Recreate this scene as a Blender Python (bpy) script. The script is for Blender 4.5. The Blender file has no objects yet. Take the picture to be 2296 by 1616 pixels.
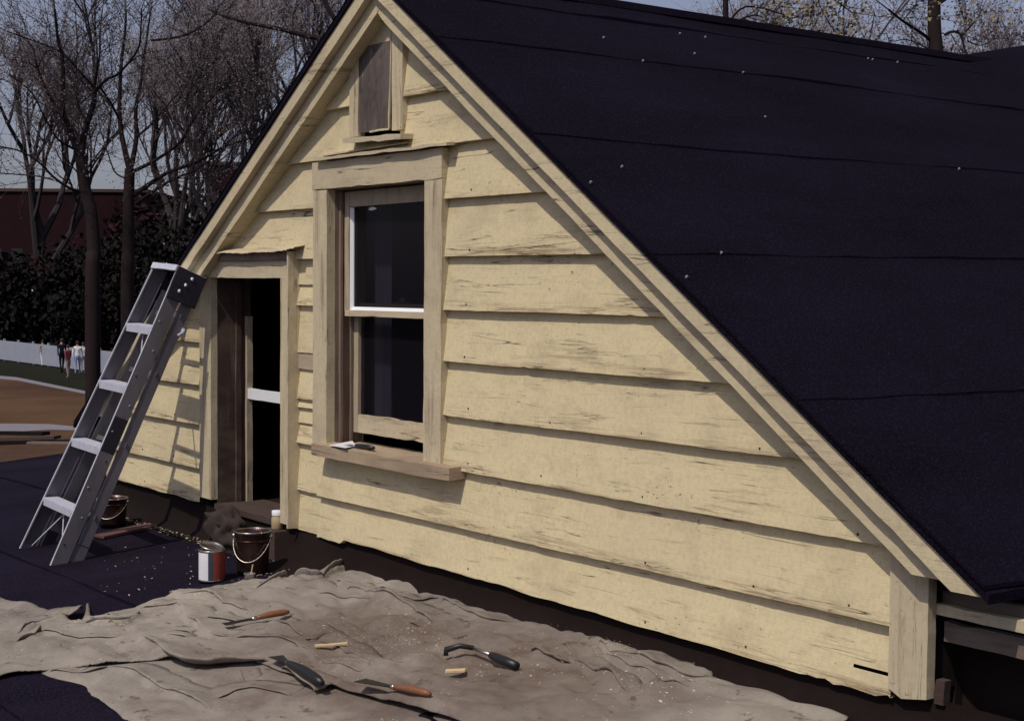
import bpy, bmesh, math, random
from mathutils import Vector, Matrix, noise, Quaternion
R = math.radians
SC = bpy.context.scene
COL = SC.collection
random.seed(7)

# ------------------------------------------------------------------ camera
FPX, YAW, PITCH, ROLL, DIST = 3384.89, -0.935997, 0.0468268, 0.0078920, 3.60101
CAMP = Vector((0, -DIST, 0))
FW = Vector((math.sin(YAW)*math.cos(PITCH), math.cos(YAW)*math.cos(PITCH), -math.sin(PITCH)))
_r = Vector((math.cos(YAW), -math.sin(YAW), 0)); _u = _r.cross(FW)
RT = _r*math.cos(ROLL) + _u*math.sin(ROLL); UP = -_r*math.sin(ROLL) + _u*math.cos(ROLL)
cd = bpy.data.cameras.new('camera'); cam = bpy.data.objects.new('camera', cd); COL.objects.link(cam)
cam.matrix_world = Matrix(((RT.x, UP.x, -FW.x, CAMP.x), (RT.y, UP.y, -FW.y, CAMP.y), (RT.z, UP.z, -FW.z, CAMP.z), (0, 0, 0, 1)))
cd.sensor_width = 36; cd.lens = FPX/2296*36; cd.clip_end = 2000; cd.clip_start = 0.05
SC.camera = cam

# ------------------------------------------------------------------ light
SUN_D = Vector((0.27, -0.96, 0)).normalized(); EL = R(55)
SUN_V = Vector((SUN_D.x*math.cos(EL), SUN_D.y*math.cos(EL), math.sin(EL)))
w = bpy.data.worlds.new('World'); SC.world = w; w.use_nodes = True
nt = w.node_tree; nt.nodes.clear()
sky = nt.nodes.new('ShaderNodeTexSky'); sky.sky_type = 'NISHITA'; sky.sun_disc = False
sky.sun_elevation = EL; sky.sun_rotation = math.atan2(SUN_D.x, SUN_D.y); sky.air_density = 1.0; sky.dust_density = 2.2; sky.ozone_density = 3.0
bg = nt.nodes.new('ShaderNodeBackground'); bg.inputs[1].default_value = 0.080
ow = nt.nodes.new('ShaderNodeOutputWorld'); hs = nt.nodes.new('ShaderNodeHueSaturation'); hs.inputs['Saturation'].default_value = .72; mxw = nt.nodes.new('ShaderNodeMix'); mxw.data_type = 'RGBA'; mxw.blend_type = 'MULTIPLY'; mxw.inputs['Factor'].default_value = 1; mxw.inputs['B'].default_value = (1.05, .96, 1.06, 1)
nt.links.new(sky.outputs[0], hs.inputs['Color']); nt.links.new(hs.outputs[0], mxw.inputs['A']); nt.links.new(mxw.outputs['Result'], bg.inputs[0]); nt.links.new(bg.outputs[0], ow.inputs[0])
sd = bpy.data.lights.new('sun', 'SUN'); sd.energy = 2.75; sd.angle = R(0.7); sd.color = (1.0, 0.91, 0.78)
so = bpy.data.objects.new('sun', sd); COL.objects.link(so); so.rotation_euler = SUN_V.to_track_quat('Z', 'Y').to_euler(); so.location = (5, -10, 20)
SC.view_settings.view_transform = 'Standard'; SC.view_settings.look = 'None'
SC.view_settings.exposure = 0.0; SC.view_settings.gamma = 1.0

# ------------------------------------------------------------------ pixel -> world (pixels of a 2296 x 1616 picture)
def ray(px, py): return FW*FPX + RT*(px-1148) - UP*(py-808)
def W(px, py, Y=0.0):
    d = ray(px, py); return CAMP + d*((DIST+Y)/d.y)
def PD(px, py, depth): return CAMP + ray(px, py)*(depth/FPX)
def deckz(x, y): return -1.33 + 0.015*(x+3.9) + 0.08*y
def DK(px, py, h=0.0):
    d = ray(px, py); n = Vector((-.015, -.08, 1)); c = -1.33+.015*3.9+h
    return CAMP + d*((c - n.dot(CAMP))/n.dot(d))
GZ = -4.5
def GR(px, py):
    d = ray(px, py); return CAMP + d*(GZ/d.z)

# ------------------------------------------------------------------ mesh helpers
class MB:
    def __init__(s): s.v = []; s.f = []; s.a = {}
    def add(s, vs, fs):
        n = len(s.v); s.v += [Vector(v) for v in vs]; s.f += [tuple(i+n for i in f) for f in fs]
        return n
    def hexa(s, p):   # 0-3 bottom ring, 4-7 top ring
        s.add(p, [(3,2,1,0),(4,5,6,7),(0,1,5,4),(1,2,6,5),(2,3,7,6),(3,0,4,7)])
    def box(s, a, b):
        x0,y0,z0 = a; x1,y1,z1 = b
        s.hexa([(x0,y0,z0),(x1,y0,z0),(x1,y1,z0),(x0,y1,z0),(x0,y0,z1),(x1,y0,z1),(x1,y1,z1),(x0,y1,z1)])
    def plank(s, p0, p1, wv, tv, seg=0.06, jit=0.0015, seed=0, chip=0.0):
        """long board from p0 to p1; wv = width vector, tv = thickness vector"""
        p0, p1, wv, tv = Vector(p0), Vector(p1), Vector(wv), Vector(tv)
        L = (p1-p0).length; n = max(2, int(L/seg)); ax = (p1-p0).normalized(); wn = wv.normalized(); tn = tv.normalized()
        base = len(s.v); rnd = random.Random(seed)
        for i in range(n+1):
            c = p0.lerp(p1, i/n); q = i*seg*9+seed*7.3
            a = noise.noise(Vector((q, 1.1, seed)))*jit*2; b = noise.noise(Vector((q, 7.7, seed)))*jit*2; t = noise.noise(Vector((q*.6, 4.4, seed)))*jit*1.4
            if chip and rnd.random() < 0.16: a += rnd.random()*chip
            if chip and rnd.random() < 0.16: b -= rnd.random()*chip
            e = ax*((rnd.random()-.5)*jit*3 if i in (0, n) else 0)
            s.v += [c+wn*a+tn*t+e, c+wv+wn*b+tn*t+e, c+wv+tv+wn*b+tn*t+e, c+tv+wn*a+tn*t+e]
        for i in range(n):
            k = base+i*4
            for j in range(4):
                s.f.append((k+j, k+(j+1)%4, k+4+(j+1)%4, k+4+j))
        s.f.append((base+3, base+2, base+1, base)); k = base+n*4; s.f.append((k, k+1, k+2, k+3))
    def tube(s, pts, rad, n=8, cap=True):
        pts = [Vector(p) for p in pts]
        if not isinstance(rad, (list, tuple)): rad = [rad]*len(pts)
        base = len(s.v); prev = None
        for i, p in enumerate(pts):
            t = (pts[min(i+1, len(pts)-1)]-pts[max(i-1, 0)])
            if t.length < 1e-9: t = Vector((0, 0, 1))
            t.normalize()
            u = t.orthogonal().normalized() if prev is None else (prev - t*prev.dot(t))
            if u.length < 1e-6: u = t.orthogonal()
            u.normalize(); prev = u; v = t.cross(u)
            for k in range(n):
                a = 2*math.pi*k/n; s.v.append(p + (u*math.cos(a)+v*math.sin(a))*rad[i])
        for i in range(len(pts)-1):
            for k in range(n):
                a = base+i*n+k; b = base+i*n+(k+1) % n
                s.f.append((a, b, b+n, a+n))
        if cap:
            s.f.append(tuple(base+k for k in reversed(range(n)))); m = base+(len(pts)-1)*n; s.f.append(tuple(m+k for k in range(n)))
    def lathe(s, prof, c, n=28, ax=(0, 0, 1)):
        c = Vector(c); ax = Vector(ax).normalized(); u = ax.orthogonal().normalized(); v = ax.cross(u); base = len(s.v)
        for r, h in prof:
            for k in range(n):
                a = 2*math.pi*k/n; s.v.append(c + ax*h + (u*math.cos(a)+v*math.sin(a))*r)
        for i in range(len(prof)-1):
            for k in range(n):
                a = base+i*n+k; b = base+i*n+(k+1) % n; s.f.append((a, b, b+n, a+n))
    def blob(s, c, r, seed=0, amp=.25, fr=2.0, sub=2):
        bm = bmesh.new(); bmesh.ops.create_icosphere(bm, subdivisions=sub, radius=1.0); c = Vector(c); r = Vector(r)
        vs = []
        for v in bm.verts:
            k = 1+amp*noise.noise(v.co*fr+Vector((seed*3.1, seed, 0))); vs.append(c+Vector((v.co.x*r.x*k, v.co.y*r.y*k, v.co.z*r.z*k)))
        s.add(vs, [tuple(q.index for q in f.verts) for f in bm.faces]); bm.free()
    def grid(s, P, closed=False):
        base = len(s.v); m = len(P[0])
        for row in P: s.v += [Vector(p) for p in row]
        for i in range(len(P)-1):
            for j in range(m-1):
                a = base+i*m+j; s.f.append((a, a+1, a+m+1, a+m))
    def build(s, name, mat, parent=None, smooth=False, bevel=0, solid=0, label=None, recalc=True):
        loc = parent_world(parent) if parent else Vector((0, 0, 0))
        org = loc
        me = bpy.data.meshes.new(name); me.from_pydata([tuple(v-org) for v in s.v], [], s.f)
        if recalc:
            bm = bmesh.new(); bm.from_mesh(me); bmesh.ops.recalc_face_normals(bm, faces=bm.faces); bm.to_mesh(me); bm.free()
        me.update()
        if smooth:
            for p in me.polygons: p.use_smooth = True
        o = bpy.data.objects.new(name, me); COL.objects.link(o); me.materials.append(mat)
        if parent: o.parent = parent
        if solid:
            md = o.modifiers.new('s', 'SOLIDIFY'); md.thickness = solid; md.offset = 0
        if bevel:
            md = o.modifiers.new('b', 'BEVEL'); md.width = bevel; md.segments = 2; md.limit_method = 'ANGLE'; md.angle_limit = R(50)
        if label: o['label'] = label
        return o
def parent_world(o):
    v = Vector((0, 0, 0))
    while o is not None: v += Vector(o.location); o = o.parent
    return v
def empty(name, loc, label, cat, group=None):
    o = bpy.data.objects.new(name, None); COL.objects.link(o); o.location = loc; o.empty_display_size = .1
    return tag(o, label, cat, group)
def tag(o, label, cat, group=None, kind=None):
    o['label'] = label; o['category'] = cat
    if group: o['group'] = group
    if kind: o['kind'] = kind
    return o
def recentre(o):
    """put a parentless mesh's origin at its base"""
    me = o.data; n = len(me.vertices); c = Vector((0, 0, 0)); zm = 1e9
    for v in me.vertices: c += v.co; zm = min(zm, v.co.z)
    c /= n; c.z = zm
    me.transform(Matrix.Translation(-c)); o.location = c
    return o

# ------------------------------------------------------------------ materials
class N:
    def __init__(s, name):
        s.m = bpy.data.materials.new(name); s.m.use_nodes = True; s.t = s.m.node_tree; s.b = s.t.nodes['Principled BSDF']
        s.co = s.t.nodes.new('ShaderNodeNewGeometry').outputs['Position']
    def link(s, a, b): s.t.links.new(a, b)
    def mapping(s, sc=(1, 1, 1), rot=(0, 0, 0), loc=(0, 0, 0)):
        n = s.t.nodes.new('ShaderNodeMapping'); n.inputs['Scale'].default_value = sc; n.inputs['Rotation'].default_value = rot; n.inputs['Location'].default_value = loc
        s.link(s.co, n.inputs[0]); return n.outputs[0]
    def noise(s, scale, vec=None, detail=4, rough=.55, dist=0):
        n = s.t.nodes.new('ShaderNodeTexNoise'); n.inputs['Scale'].default_value = scale; n.inputs['Detail'].default_value = detail
        n.inputs['Roughness'].default_value = rough; n.inputs['Distortion'].default_value = dist
        s.link(vec if vec else s.co, n.inputs['Vector']); return n.outputs['Fac']
    def ramp(s, f, stops):
        n = s.t.nodes.new('ShaderNodeValToRGB'); cr = n.color_ramp
        while len(cr.elements) < len(stops): cr.elements.new(.5)
        for e, (p, c) in zip(cr.elements, stops):
            e.position = p; e.color = (c, c, c, 1) if isinstance(c, (int, float)) else (*c, 1)
        s.link(f, n.inputs[0]); return n.outputs[0]
    def mix(s, f, a, b, mode='MIX'):
        n = s.t.nodes.new('ShaderNodeMix'); n.data_type = 'RGBA'; n.blend_type = mode
        for sock, v in ((n.inputs['Factor'], f), (n.inputs['A'], a), (n.inputs['B'], b)):
            if isinstance(v, (int, float)): sock.default_value = v
            elif isinstance(v, tuple): sock.default_value = (*v, 1)
            else: s.link(v, sock)
        return n.outputs['Result']
    def math(s, op, a, b=0.0, clamp=False):
        n = s.t.nodes.new('ShaderNodeMath'); n.operation = op; n.use_clamp = clamp
        for i, v in enumerate((a, b)):
            if isinstance(v, (int, float)): n.inputs[i].default_value = v
            else: s.link(v, n.inputs[i])
        return n.outputs[0]
    def done(s, col, rough=.8, bump=None, bs=.3, dist=.01, metal=0, spec=None):
        b = s.b
        if isinstance(col, tuple): b.inputs['Base Color'].default_value = (*col, 1)
        else: s.link(col, b.inputs['Base Color'])
        if isinstance(rough, (int, float)): b.inputs['Roughness'].default_value = rough
        else: s.link(rough, b.inputs['Roughness'])
        b.inputs['Metallic'].default_value = metal
        if spec is not None: b.inputs['Specular IOR Level'].default_value = spec
        if bump is not None:
            n = s.t.nodes.new('ShaderNodeBump'); n.inputs['Strength'].default_value = bs; n.inputs['Distance'].default_value = dist
            s.link(bump, n.inputs['Height']); s.link(n.outputs[0], b.inputs['Normal'])
        return s.m

def paint(name, c1, c2, wood, axis='x', wear=.5, rot=(0, 0, 0), crack=.6, spots=.5, dirt=(.25, .2, .14), vattr=False, off=0.0):
    m = N(name)
    big = {'x': (1.0, 1.0, 22), 'z': (26, 26, 1.0), 'r': (1.0, 1.0, 22)}[axis]
    fine = {'x': (2.2, 2.2, 120), 'z': (120, 120, 2.2), 'r': (2.2, 2.2, 120)}[axis]
    mid = {'x': (.8, .8, 7), 'z': (8, 8, .8), 'r': (.8, .8, 7)}[axis]
    L = (off, off*.7, off*1.3)
    vb = m.mapping(big, rot, L); vf = m.mapping(fine, rot, L); n_f = m.noise(3.0, m.mapping(fine, rot, L), 3, .7); vm = m.mapping(mid, rot, L)
    tone = m.noise(1.4, m.mapping((1, 1, 1), (0, 0, 0), L), 6, .65)
    col = m.mix(m.ramp(tone, [(.32, 0.), (.7, 1.)]), c1, c2)
    # fine vertical and horizontal mottling of old brush strokes
    col = m.mix(m.ramp(m.noise(3.0, vf, 3, .7), [(.35, .16), (.55, 0.)]), col, tuple(x*.62 for x in c2))
    col = m.mix(m.ramp(m.noise(55, None, 3, .6), [(.36, .34), (.56, 0.)]), col, tuple(x*.66 for x in c1))
    # wear patches
    patch = m.noise(1.5, vm, 5, .6, .3)
    if vattr:
        at = m.t.nodes.new('ShaderNodeAttribute'); at.attribute_name = 'edge'
        e = m.ramp(at.outputs['Fac'], [(0., 1.), (.22, .45), (.5, .1), (1., 0.)])
        patch = m.math('ADD', patch, m.math('MULTIPLY', e, .17))
    pm = m.ramp(patch, [(.66-.12*wear, 0.), (.80-.10*wear, 1.)])
    bare = m.math('MULTIPLY', pm, m.ramp(m.noise(2.2, vb, 6, .75, .4), [(.46, 0.), (.60, 1.)]))
    col = m.mix(m.math('MULTIPLY', bare, .85), col, m.mix(m.noise(3, vf, 3, .7), wood, tuple(x*.5 for x in wood)))
    # cracks : thin dark lines along the grain inside the patches
    cr = m.noise(1.3, vb, 5, .62, .25)
    line = m.ramp(m.math('ABSOLUTE', m.math('SUBTRACT', cr, .5)), [(0., 1.), (.016, 0.)])
    cmask = m.ramp(m.math('ADD', m.noise(2.3, vm, 4, .7), m.math('MULTIPLY', pm, .12)), [(.635-.08*crack, 0.), (.70, 1.)])
    line = m.math('MULTIPLY', line, cmask)
    col = m.mix(m.math('MULTIPLY', line, .9), col, (.035, .022, .014))
    # chips
    sp = m.ramp(m.noise(48, m.mapping((1, 1, 1.7), rot, L), 3, .6), [(.655, 0.), (.685, 1.)])
    spm = m.ramp(m.noise(2.1, m.mapping((1, 1, 2.2), rot, L), 4, .6), [(.58-.08*spots, 0.), (.66, 1.)])
    sp = m.math('MULTIPLY', sp, spm)
    col = m.mix(m.math('MULTIPLY', sp, .9), col, (.06, .04, .028))
    # long splits
    ls = m.noise(1.0, m.mapping({'x': (.55, .55, 13), 'z': (15, 15, .6), 'r': (.55, .55, 13)}[axis], rot, (off+5, off, off+2)), 3, .55, .15)
    ll = m.ramp(m.math('ABSOLUTE', m.math('SUBTRACT', ls, .5)), [(0., 1.), (.0065, 0.)])
    lm = m.ramp(m.noise(1.9, m.mapping({'x': (.9, .9, 5), 'z': (6, 6, .9), 'r': (.9, .9, 5)}[axis], rot, (off+9, 0, off)), 3, .6), [(.53, 0.), (.60, 1.)])
    col = m.mix(m.math('MULTIPLY', m.math('MULTIPLY', ll, lm), .92), col, (.03, .02, .014))
    # soft dirt
    d = m.ramp(m.noise(2.2, m.mapping((1.5, 1, 2.2), rot, L), 5, .65), [(.50, 0.), (.80, .45)])
    col = m.mix(d, col, dirt)
    h = m.math('SUBTRACT', m.math('MULTIPLY', m.noise(3.0, vf, 3, .7), .25), m.math('ADD', m.math('MULTIPLY', line, 1.), m.math('ADD', m.math('MULTIPLY', bare, .35), m.math('MULTIPLY', sp, .5))))
    return m.done(col, .72, h, .55, .006, spec=.25)

CRM1, CRM2 = (.68, .59, .365), (.60, .52, .335)
WOOD = (.36, .235, .145)
M = {}
M['siding'] = paint('siding_paint', CRM1, CRM2, WOOD, 'x', .55, vattr=True, crack=1.0, spots=.8)
M['patch'] = paint('patch_paint', (.46, .38, .29), (.38, .31, .24), (.30, .20, .13), 'x', .9, crack=.7)
M['trim_v'] = paint('trim_paint_vertical', (.60, .52, .35), (.52, .45, .315), (.26, .19, .14), 'z', 1.0, crack=1.1, spots=.9, off=3)
M['trim_h'] = paint('trim_paint_horizontal', (.60, .52, .35), (.51, .44, .31), (.26, .19, .14), 'x', 1.1, crack=1.1, spots=1.0, off=5)
M['rake_r'] = paint('rake_paint_right', (.63, .545, .35), (.55, .48, .325), (.32, .20, .12), 'r', .55, rot=(0, -R(34), 0), crack=.5, off=8)
M['rake_l'] = paint('rake_paint_left', (.61, .525, .345), (.52, .45, .31), (.30, .19, .12), 'r', .85, rot=(0, R(32), 0), crack=.8, off=12)
M['sash'] = paint('sash_paint', (.47, .40, .29), (.38, .32, .24), (.16, .10, .07), 'z', .9, crack=.9, off=14)
M['sashh'] = paint('sash_rail_paint', (.60, .51, .34), (.50, .43, .31), (.14, .09, .065), 'x', 1.3, crack=1, off=15)
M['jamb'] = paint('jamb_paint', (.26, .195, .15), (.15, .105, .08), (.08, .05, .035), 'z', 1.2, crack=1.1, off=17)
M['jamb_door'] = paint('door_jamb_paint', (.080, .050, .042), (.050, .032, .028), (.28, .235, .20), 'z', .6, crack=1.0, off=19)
M['sillp'] = paint('sill_paint', (.44, .35, .24), (.28, .21, .15), (.17, .11, .075), 'x', 1.3, crack=1, off=21)
def simple(name, c, rough=.7, metal=0, var=.25, sc=12, bs=.2, spec=None, st=(1, 1, 1), lo=None):
    m = N(name); v = m.mapping(st)
    col = m.mix(m.noise(sc, v, 5, .65), tuple(x*(1-var) for x in c) if lo is None else lo, tuple(min(1, x*(1+var)) for x in c))
    return m.done(col, rough, m.noise(sc*4, v, 3, .6), bs, .004, metal, spec)
def tar(name, c=(.0064, .0046, .0108), speck=.05):
    m = N(name)
    a = m.noise(2.2, m.mapping((1, .35, 1)), 6, .6)
    col = m.mix(m.ramp(a, [(.3, 0.), (.75, 1.)]), tuple(x*.45 for x in c), tuple(x*1.8 for x in c))
    g = m.ramp(m.noise(120, None, 3, .65), [(.50, 0.), (.66, 1.)])
    col = m.mix(m.math('MULTIPLY', g, .8), col, tuple(min(.3, x*3.8) for x in c))
    d = m.ramp(m.noise(1.1, m.mapping((1, .25, 1)), 7, .75), [(.55, 0.), (.8, .35)])
    col = m.mix(d, col, tuple(min(.3, x*2.2) for x in c))
    h = m.math('ADD', m.noise(130, None, 2, .5), m.math('MULTIPLY', m.noise(6, m.mapping((1, .3, 1)), 4, .6), 2.0))
    return m.done(col, .9, h, .6, .003, spec=.07)
M['tar'] = tar('tar_paper')
M['tar_roof'] = tar('roof_tar_paper', (.0038, .0026, .0068))
M['tarblack'] = simple('tar_cement', (.011, .0065, .006), .85, var=.5, sc=9, bs=.8, spec=.12)
M['dark'] = simple('dark_walls', (.02, .014, .012), .9, spec=.1)
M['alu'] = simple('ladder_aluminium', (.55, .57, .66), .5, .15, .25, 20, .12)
M['alu_side'] = simple('ladder_aluminium_dark', (.17, .16, .185), .5, .5, .55, 7, .2, st=(1, 1, .25))  # darker, mottled aluminium for rails and braces
M['plastic'] = simple('black_plastic', (.012, .010, .022), .5, var=.4, sc=16)
M['steel'] = simple('tin_steel', (.42, .38, .36), .32, .95, .4, 18, .2)
M['steel_dirty'] = simple('dirty_pail_steel', (.075, .045, .038), .30, .8, .5, 14, .3)
M['white'] = simple('chalky_white', (.72, .74, .78), .6, var=.12)
M['whitepaint'] = simple('white_putty', (.80, .82, .86), .5, var=.08)
M['redbrown'] = simple('red_label', (.22, .035, .022), .6, var=.3)
M['orange'] = simple('orange_wood_handle', (.19, .075, .035), .5, var=.3, sc=30)
M['blackhandle'] = simple('black_handle', (.010, .009, .012), .45, var=.5)
M['chip'] = simple('paint_chip', (.42, .36, .26), .8, var=.4, sc=60)
M['woodchip'] = simple('raw_wood', (.58, .42, .24), .8, var=.3, sc=20, st=(1, 8, 8))
M['board'] = simple('weathered_board', (.055, .033, .028), .85, var=.5, sc=3, st=(1, 12, 12), bs=.5)
M['stub'] = paint('stub_paint', (.20, .16, .13), (.13, .10, .085), (.07, .045, .035), 'x', 1.0, crack=1, off=31)
M['greyboard'] = simple('grey_board', (.15, .115, .095), .85, var=.4, sc=3, st=(1, 12, 12), bs=.5)
M['burlap'] = simple('burlap', (.030, .020, .016), .95, var=.5, sc=14, bs=.8)
M['nail'] = simple('nail_steel', (.5, .5, .55), .35, .6)
def glassmat():
    m = N('old_glass'); t = m.t; b = m.b
    b.inputs['Base Color'].default_value = (.012, .011, .016, 1); b.inputs['Roughness'].default_value = .12; b.inputs['Specular IOR Level'].default_value = .22
    tr = t.nodes.new('ShaderNodeBsdfTransparent'); mx = t.nodes.new('ShaderNodeMixShader'); mx.inputs[0].default_value = .42
    tr.inputs[0].default_value = (.8, .8, .85, 1)
    m.link(tr.outputs[0], mx.inputs[1]); m.link(b.outputs[0], mx.inputs[2]); m.link(mx.outputs[0], t.nodes['Material Output'].inputs[0])
    return m.m
M['glass'] = glassmat()
def ventpanel():
    m = N('weathered_panel'); v = m.mapping((9, 9, 1.6))
    col = m.mix(m.ramp(m.noise(1.6, v, 7, .7, .5), [(.3, 0.), (.72, 1.)]), (.060, .048, .045), (.19, .16, .14))
    col = m.mix(m.ramp(m.noise(2.4, m.mapping((14, 14, 2)), 6, .8), [(.60, 0.), (.72, .8)]), col, (.48, .41, .33))
    col = m.mix(m.ramp(m.noise(40, v, 3, .7), [(.5, .4), (.7, 0.)]), col, (.03, .02, .02))
    return m.done(col, .8, m.noise(30, v, 4, .7), .4, .004)
M['panel'] = ventpanel()
def canvas():
    m = N('canvas')
    a = m.noise(1.7, None, 7, .68, .4)
    col = m.mix(m.ramp(a, [(.30, 0.), (.70, 1.)]), (.165, .145, .13), (.335, .305, .265))
    col = m.mix(m.ramp(m.noise(2.9, m.mapping((1, 1, 1), (0, 0, .5), (4, 2, 0)), 6, .7), [(.52, 0.), (.72, .7)]), col, (.135, .098, .088))
    st = m.ramp(m.noise(10, m.mapping((1, 1, 1), (0, 0, 0), (7, 0, 0)), 5, .75), [(.60, 0.), (.66, .8)])
    col = m.mix(st, col, (.09, .065, .052))
    gr = m.t.nodes.new('ShaderNodeTexGradient'); gr.gradient_type = 'SPHERICAL'; q_ = DK(960, 1500); mpg = m.mapping((.75, 1.2, 0), (0, 0, 0), (-q_.x*.75, -q_.y*1.2, 0)); m.link(mpg, gr.inputs[0])
    dirtm = m.math('MULTIPLY', m.ramp(gr.outputs['Fac'], [(0., 0.), (.55, 1.)]), m.ramp(m.noise(3.5, None, 6, .7), [(.30, .25), (.65, 1.)]))
    col = m.mix(m.math('MULTIPLY', dirtm, .80), col, (.095, .062, .048))
    sp = m.math('MULTIPLY', m.ramp(m.noise(70, None, 2, .5), [(.68, 0.), (.72, 1.)]), m.ramp(m.noise(2.5, m.mapping((1, 1, 1), (0, 0, 0), (3, 9, 0)), 3, .6), [(.5, 0.), (.6, 1.)]))
    col = m.mix(sp, col, (.62, .56, .44))
    ds = m.math('MULTIPLY', m.ramp(m.noise(95, m.mapping((1, 1, 1), (0, 0, 0), (5, 0, 1)), 2, .5), [(.69, 0.), (.72, 1.)]), m.ramp(m.noise(3, m.mapping((1, 1, 1), (0, 0, 0), (1, 4, 0)), 3, .6), [(.5, 0.), (.58, 1.)]))
    col = m.mix(ds, col, (.06, .04, .03))
    h = m.math('ADD', m.math('MULTIPLY', m.noise(300, None, 2, .6), .35), m.math('MULTIPLY', m.noise(26, m.mapping((1, 2.5, 1), (0, 0, .5)), 4, .7), .8))
    return m.done(col, .92, h, .5, .006, spec=.15)
M['canvas'] = canvas()
M['bark'] = simple('bark', (.022, .015, .016), .9, var=.4, sc=6, bs=.6, spec=.1, st=(1, 1, .3))
M['twig'] = simple('twigs', (.085, .066, .072), .9, var=.3, spec=.1)
M['twigfar'] = simple('far_twigs', (.27, .235, .26), .9, var=.3, spec=.1)  # paler than the near twigs, distance haze put into the colour
M['bud'] = simple('buds', (.13, .105, .095), .8, var=.4)
M['budgold'] = simple('gold_buds', (.19, .15, .08), .8, var=.4)
def brick():
    m = N('brick'); t = m.t.nodes.new('ShaderNodeTexBrick'); t.inputs['Scale'].default_value = 4
    tc = m.t.nodes.new('ShaderNodeTexCoord'); mp = m.t.nodes.new('ShaderNodeMapping'); mp.inputs['Rotation'].default_value = (R(90), 0, 0)
    m.link(tc.outputs['Object'], mp.inputs[0]); m.link(mp.outputs[0], t.inputs['Vector'])
    t.inputs['Color1'].default_value = (.026, .0085, .011, 1); t.inputs['Color2'].default_value = (.018, .006, .009, 1); t.inputs['Mortar'].default_value = (.024, .015, .016, 1)
    t.inputs['Mortar Size'].default_value = .008
    col = m.mix(m.ramp(m.noise(.35, None, 6, .7), [(.4, 0.), (.7, .6)]), t.outputs['Color'], (.011, .006, .008))
    return m.done(col, .9, spec=.1)
M['brick'] = brick()
M['win_dark'] = simple('dark_window', (.015, .013, .018), .25)
M['leafdark'] = simple('evergreen_leaves', (.008, .0075, .007), .8, var=.6, sc=2, spec=.1)
M['leafred'] = simple('red_leaves', (.024, .009, .011), .8, var=.5, sc=2, spec=.1)
M['blossom'] = simple('white_blossom', (.5, .5, .55), .8, var=.2)
def lawn():
    m = N('dry_grass')
    a = m.noise(.12, m.mapping((1, 1, 1)), 8, .7)
    col = m.mix(m.ramp(a, [(.38, 0.), (.62, 1.)]), (.065, .036, .026), (.125, .075, .040))
    col = m.mix(m.ramp(m.noise(6, None, 6, .8), [(.35, .6), (.6, 0.)]), col, (.06, .035, .025))
    return m.done(col, .95, m.noise(20, None, 5, .8), .6, .03, spec=.05)
M['lawn'] = lawn()
M['shade_lawn'] = simple('dark_lawn', (.016, .017, .010), .95, var=.5, sc=3, spec=.05)  # lawn colour darkened to stand for shade
M['path'] = simple('path_concrete', (.19, .18, .20), .9, var=.2, sc=2)
M['fence'] = simple('fence_white', (.33, .36, .44), .8, var=.15, sc=2)
M['skin'] = simple('skin', (.42, .25, .18), .6, var=.05)
M['cl_dark'] = simple('dark_cloth', (.012, .012, .018), .9, spec=.1)
M['cl_red'] = simple('maroon_cloth', (.16, .035, .045), .9)
M['cl_tan'] = simple('tan_cloth', (.28, .22, .20), .9)
M['cl_white'] = simple('white_cloth', (.66, .66, .70), .9)
M['cl_blue'] = simple('light_blue_cloth', (.20, .26, .45), .9)
M['hair'] = simple('hair', (.02, .013, .01), .8)
M['lowwall'] = simple('lower_wall_boards', (.30, .25, .17), .85, var=.3, sc=3, st=(1, 1, 8))

# ==================================================================================== GROUND
def flat(name, poly, z, mat, thick=0):
    mb = MB(); mb.add([(x, y, z) for x, y in poly], [tuple(range(len(poly)))]); o = mb.build(name, mat, recalc=False); o['kind'] = 'structure'
    if o.data.polygons[0].normal.z < 0: o.data.flip_normals()
    return o
flat('ground', [(-700, -500), (500, -500), (500, 700), (-700, 700)], GZ, M['shade_lawn'])
def gpoly(name, px, z, mat):
    return flat(name, [(GR(*p).x, GR(*p).y) for p in px], GZ+z, mat)
gpoly('dry_lawn', [(-400, 815), (38, 852), (300, 905), (900, 1010), (900, 1900), (-900, 1900)], .004, M['lawn'])
gpoly('path', [(-400, 808), (38, 846), (300, 899), (900, 1000), (900, 1010), (300, 905), (38, 853), (-400, 815)], .012, M['path'])
gpoly('path', [(-400, 950), (38, 950), (110, 951), (230, 962), (230, 966), (110, 964), (38, 968), (-400, 975)], .012, M['path'])

# ==================================================================================== THE GABLE HOUSE
XR, ZR = -5.778, 1.41
SR, SL = 0.677, 0.626
def rake(x, z0=ZR): return z0 - (SR*(x-XR) if x > XR else SL*(XR-x))
HB = Vector((-5.9, 0, -1.2))
house = empty('gable_house', HB, 'weathered cream clapboard gable house with black tar paper roof and open window', 'house')
def hb(name, mb, mat, parent=None, **k): return mb.build(name, M[mat] if isinstance(mat, str) else mat, parent or house, **k)

OPEN = {'window': (-6.33, -5.46, -.81, .475), 'door': (-7.62, -6.77, -1.6, .055), 'vent': (-6.06, -5.75, .69, 1.2)}
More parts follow.
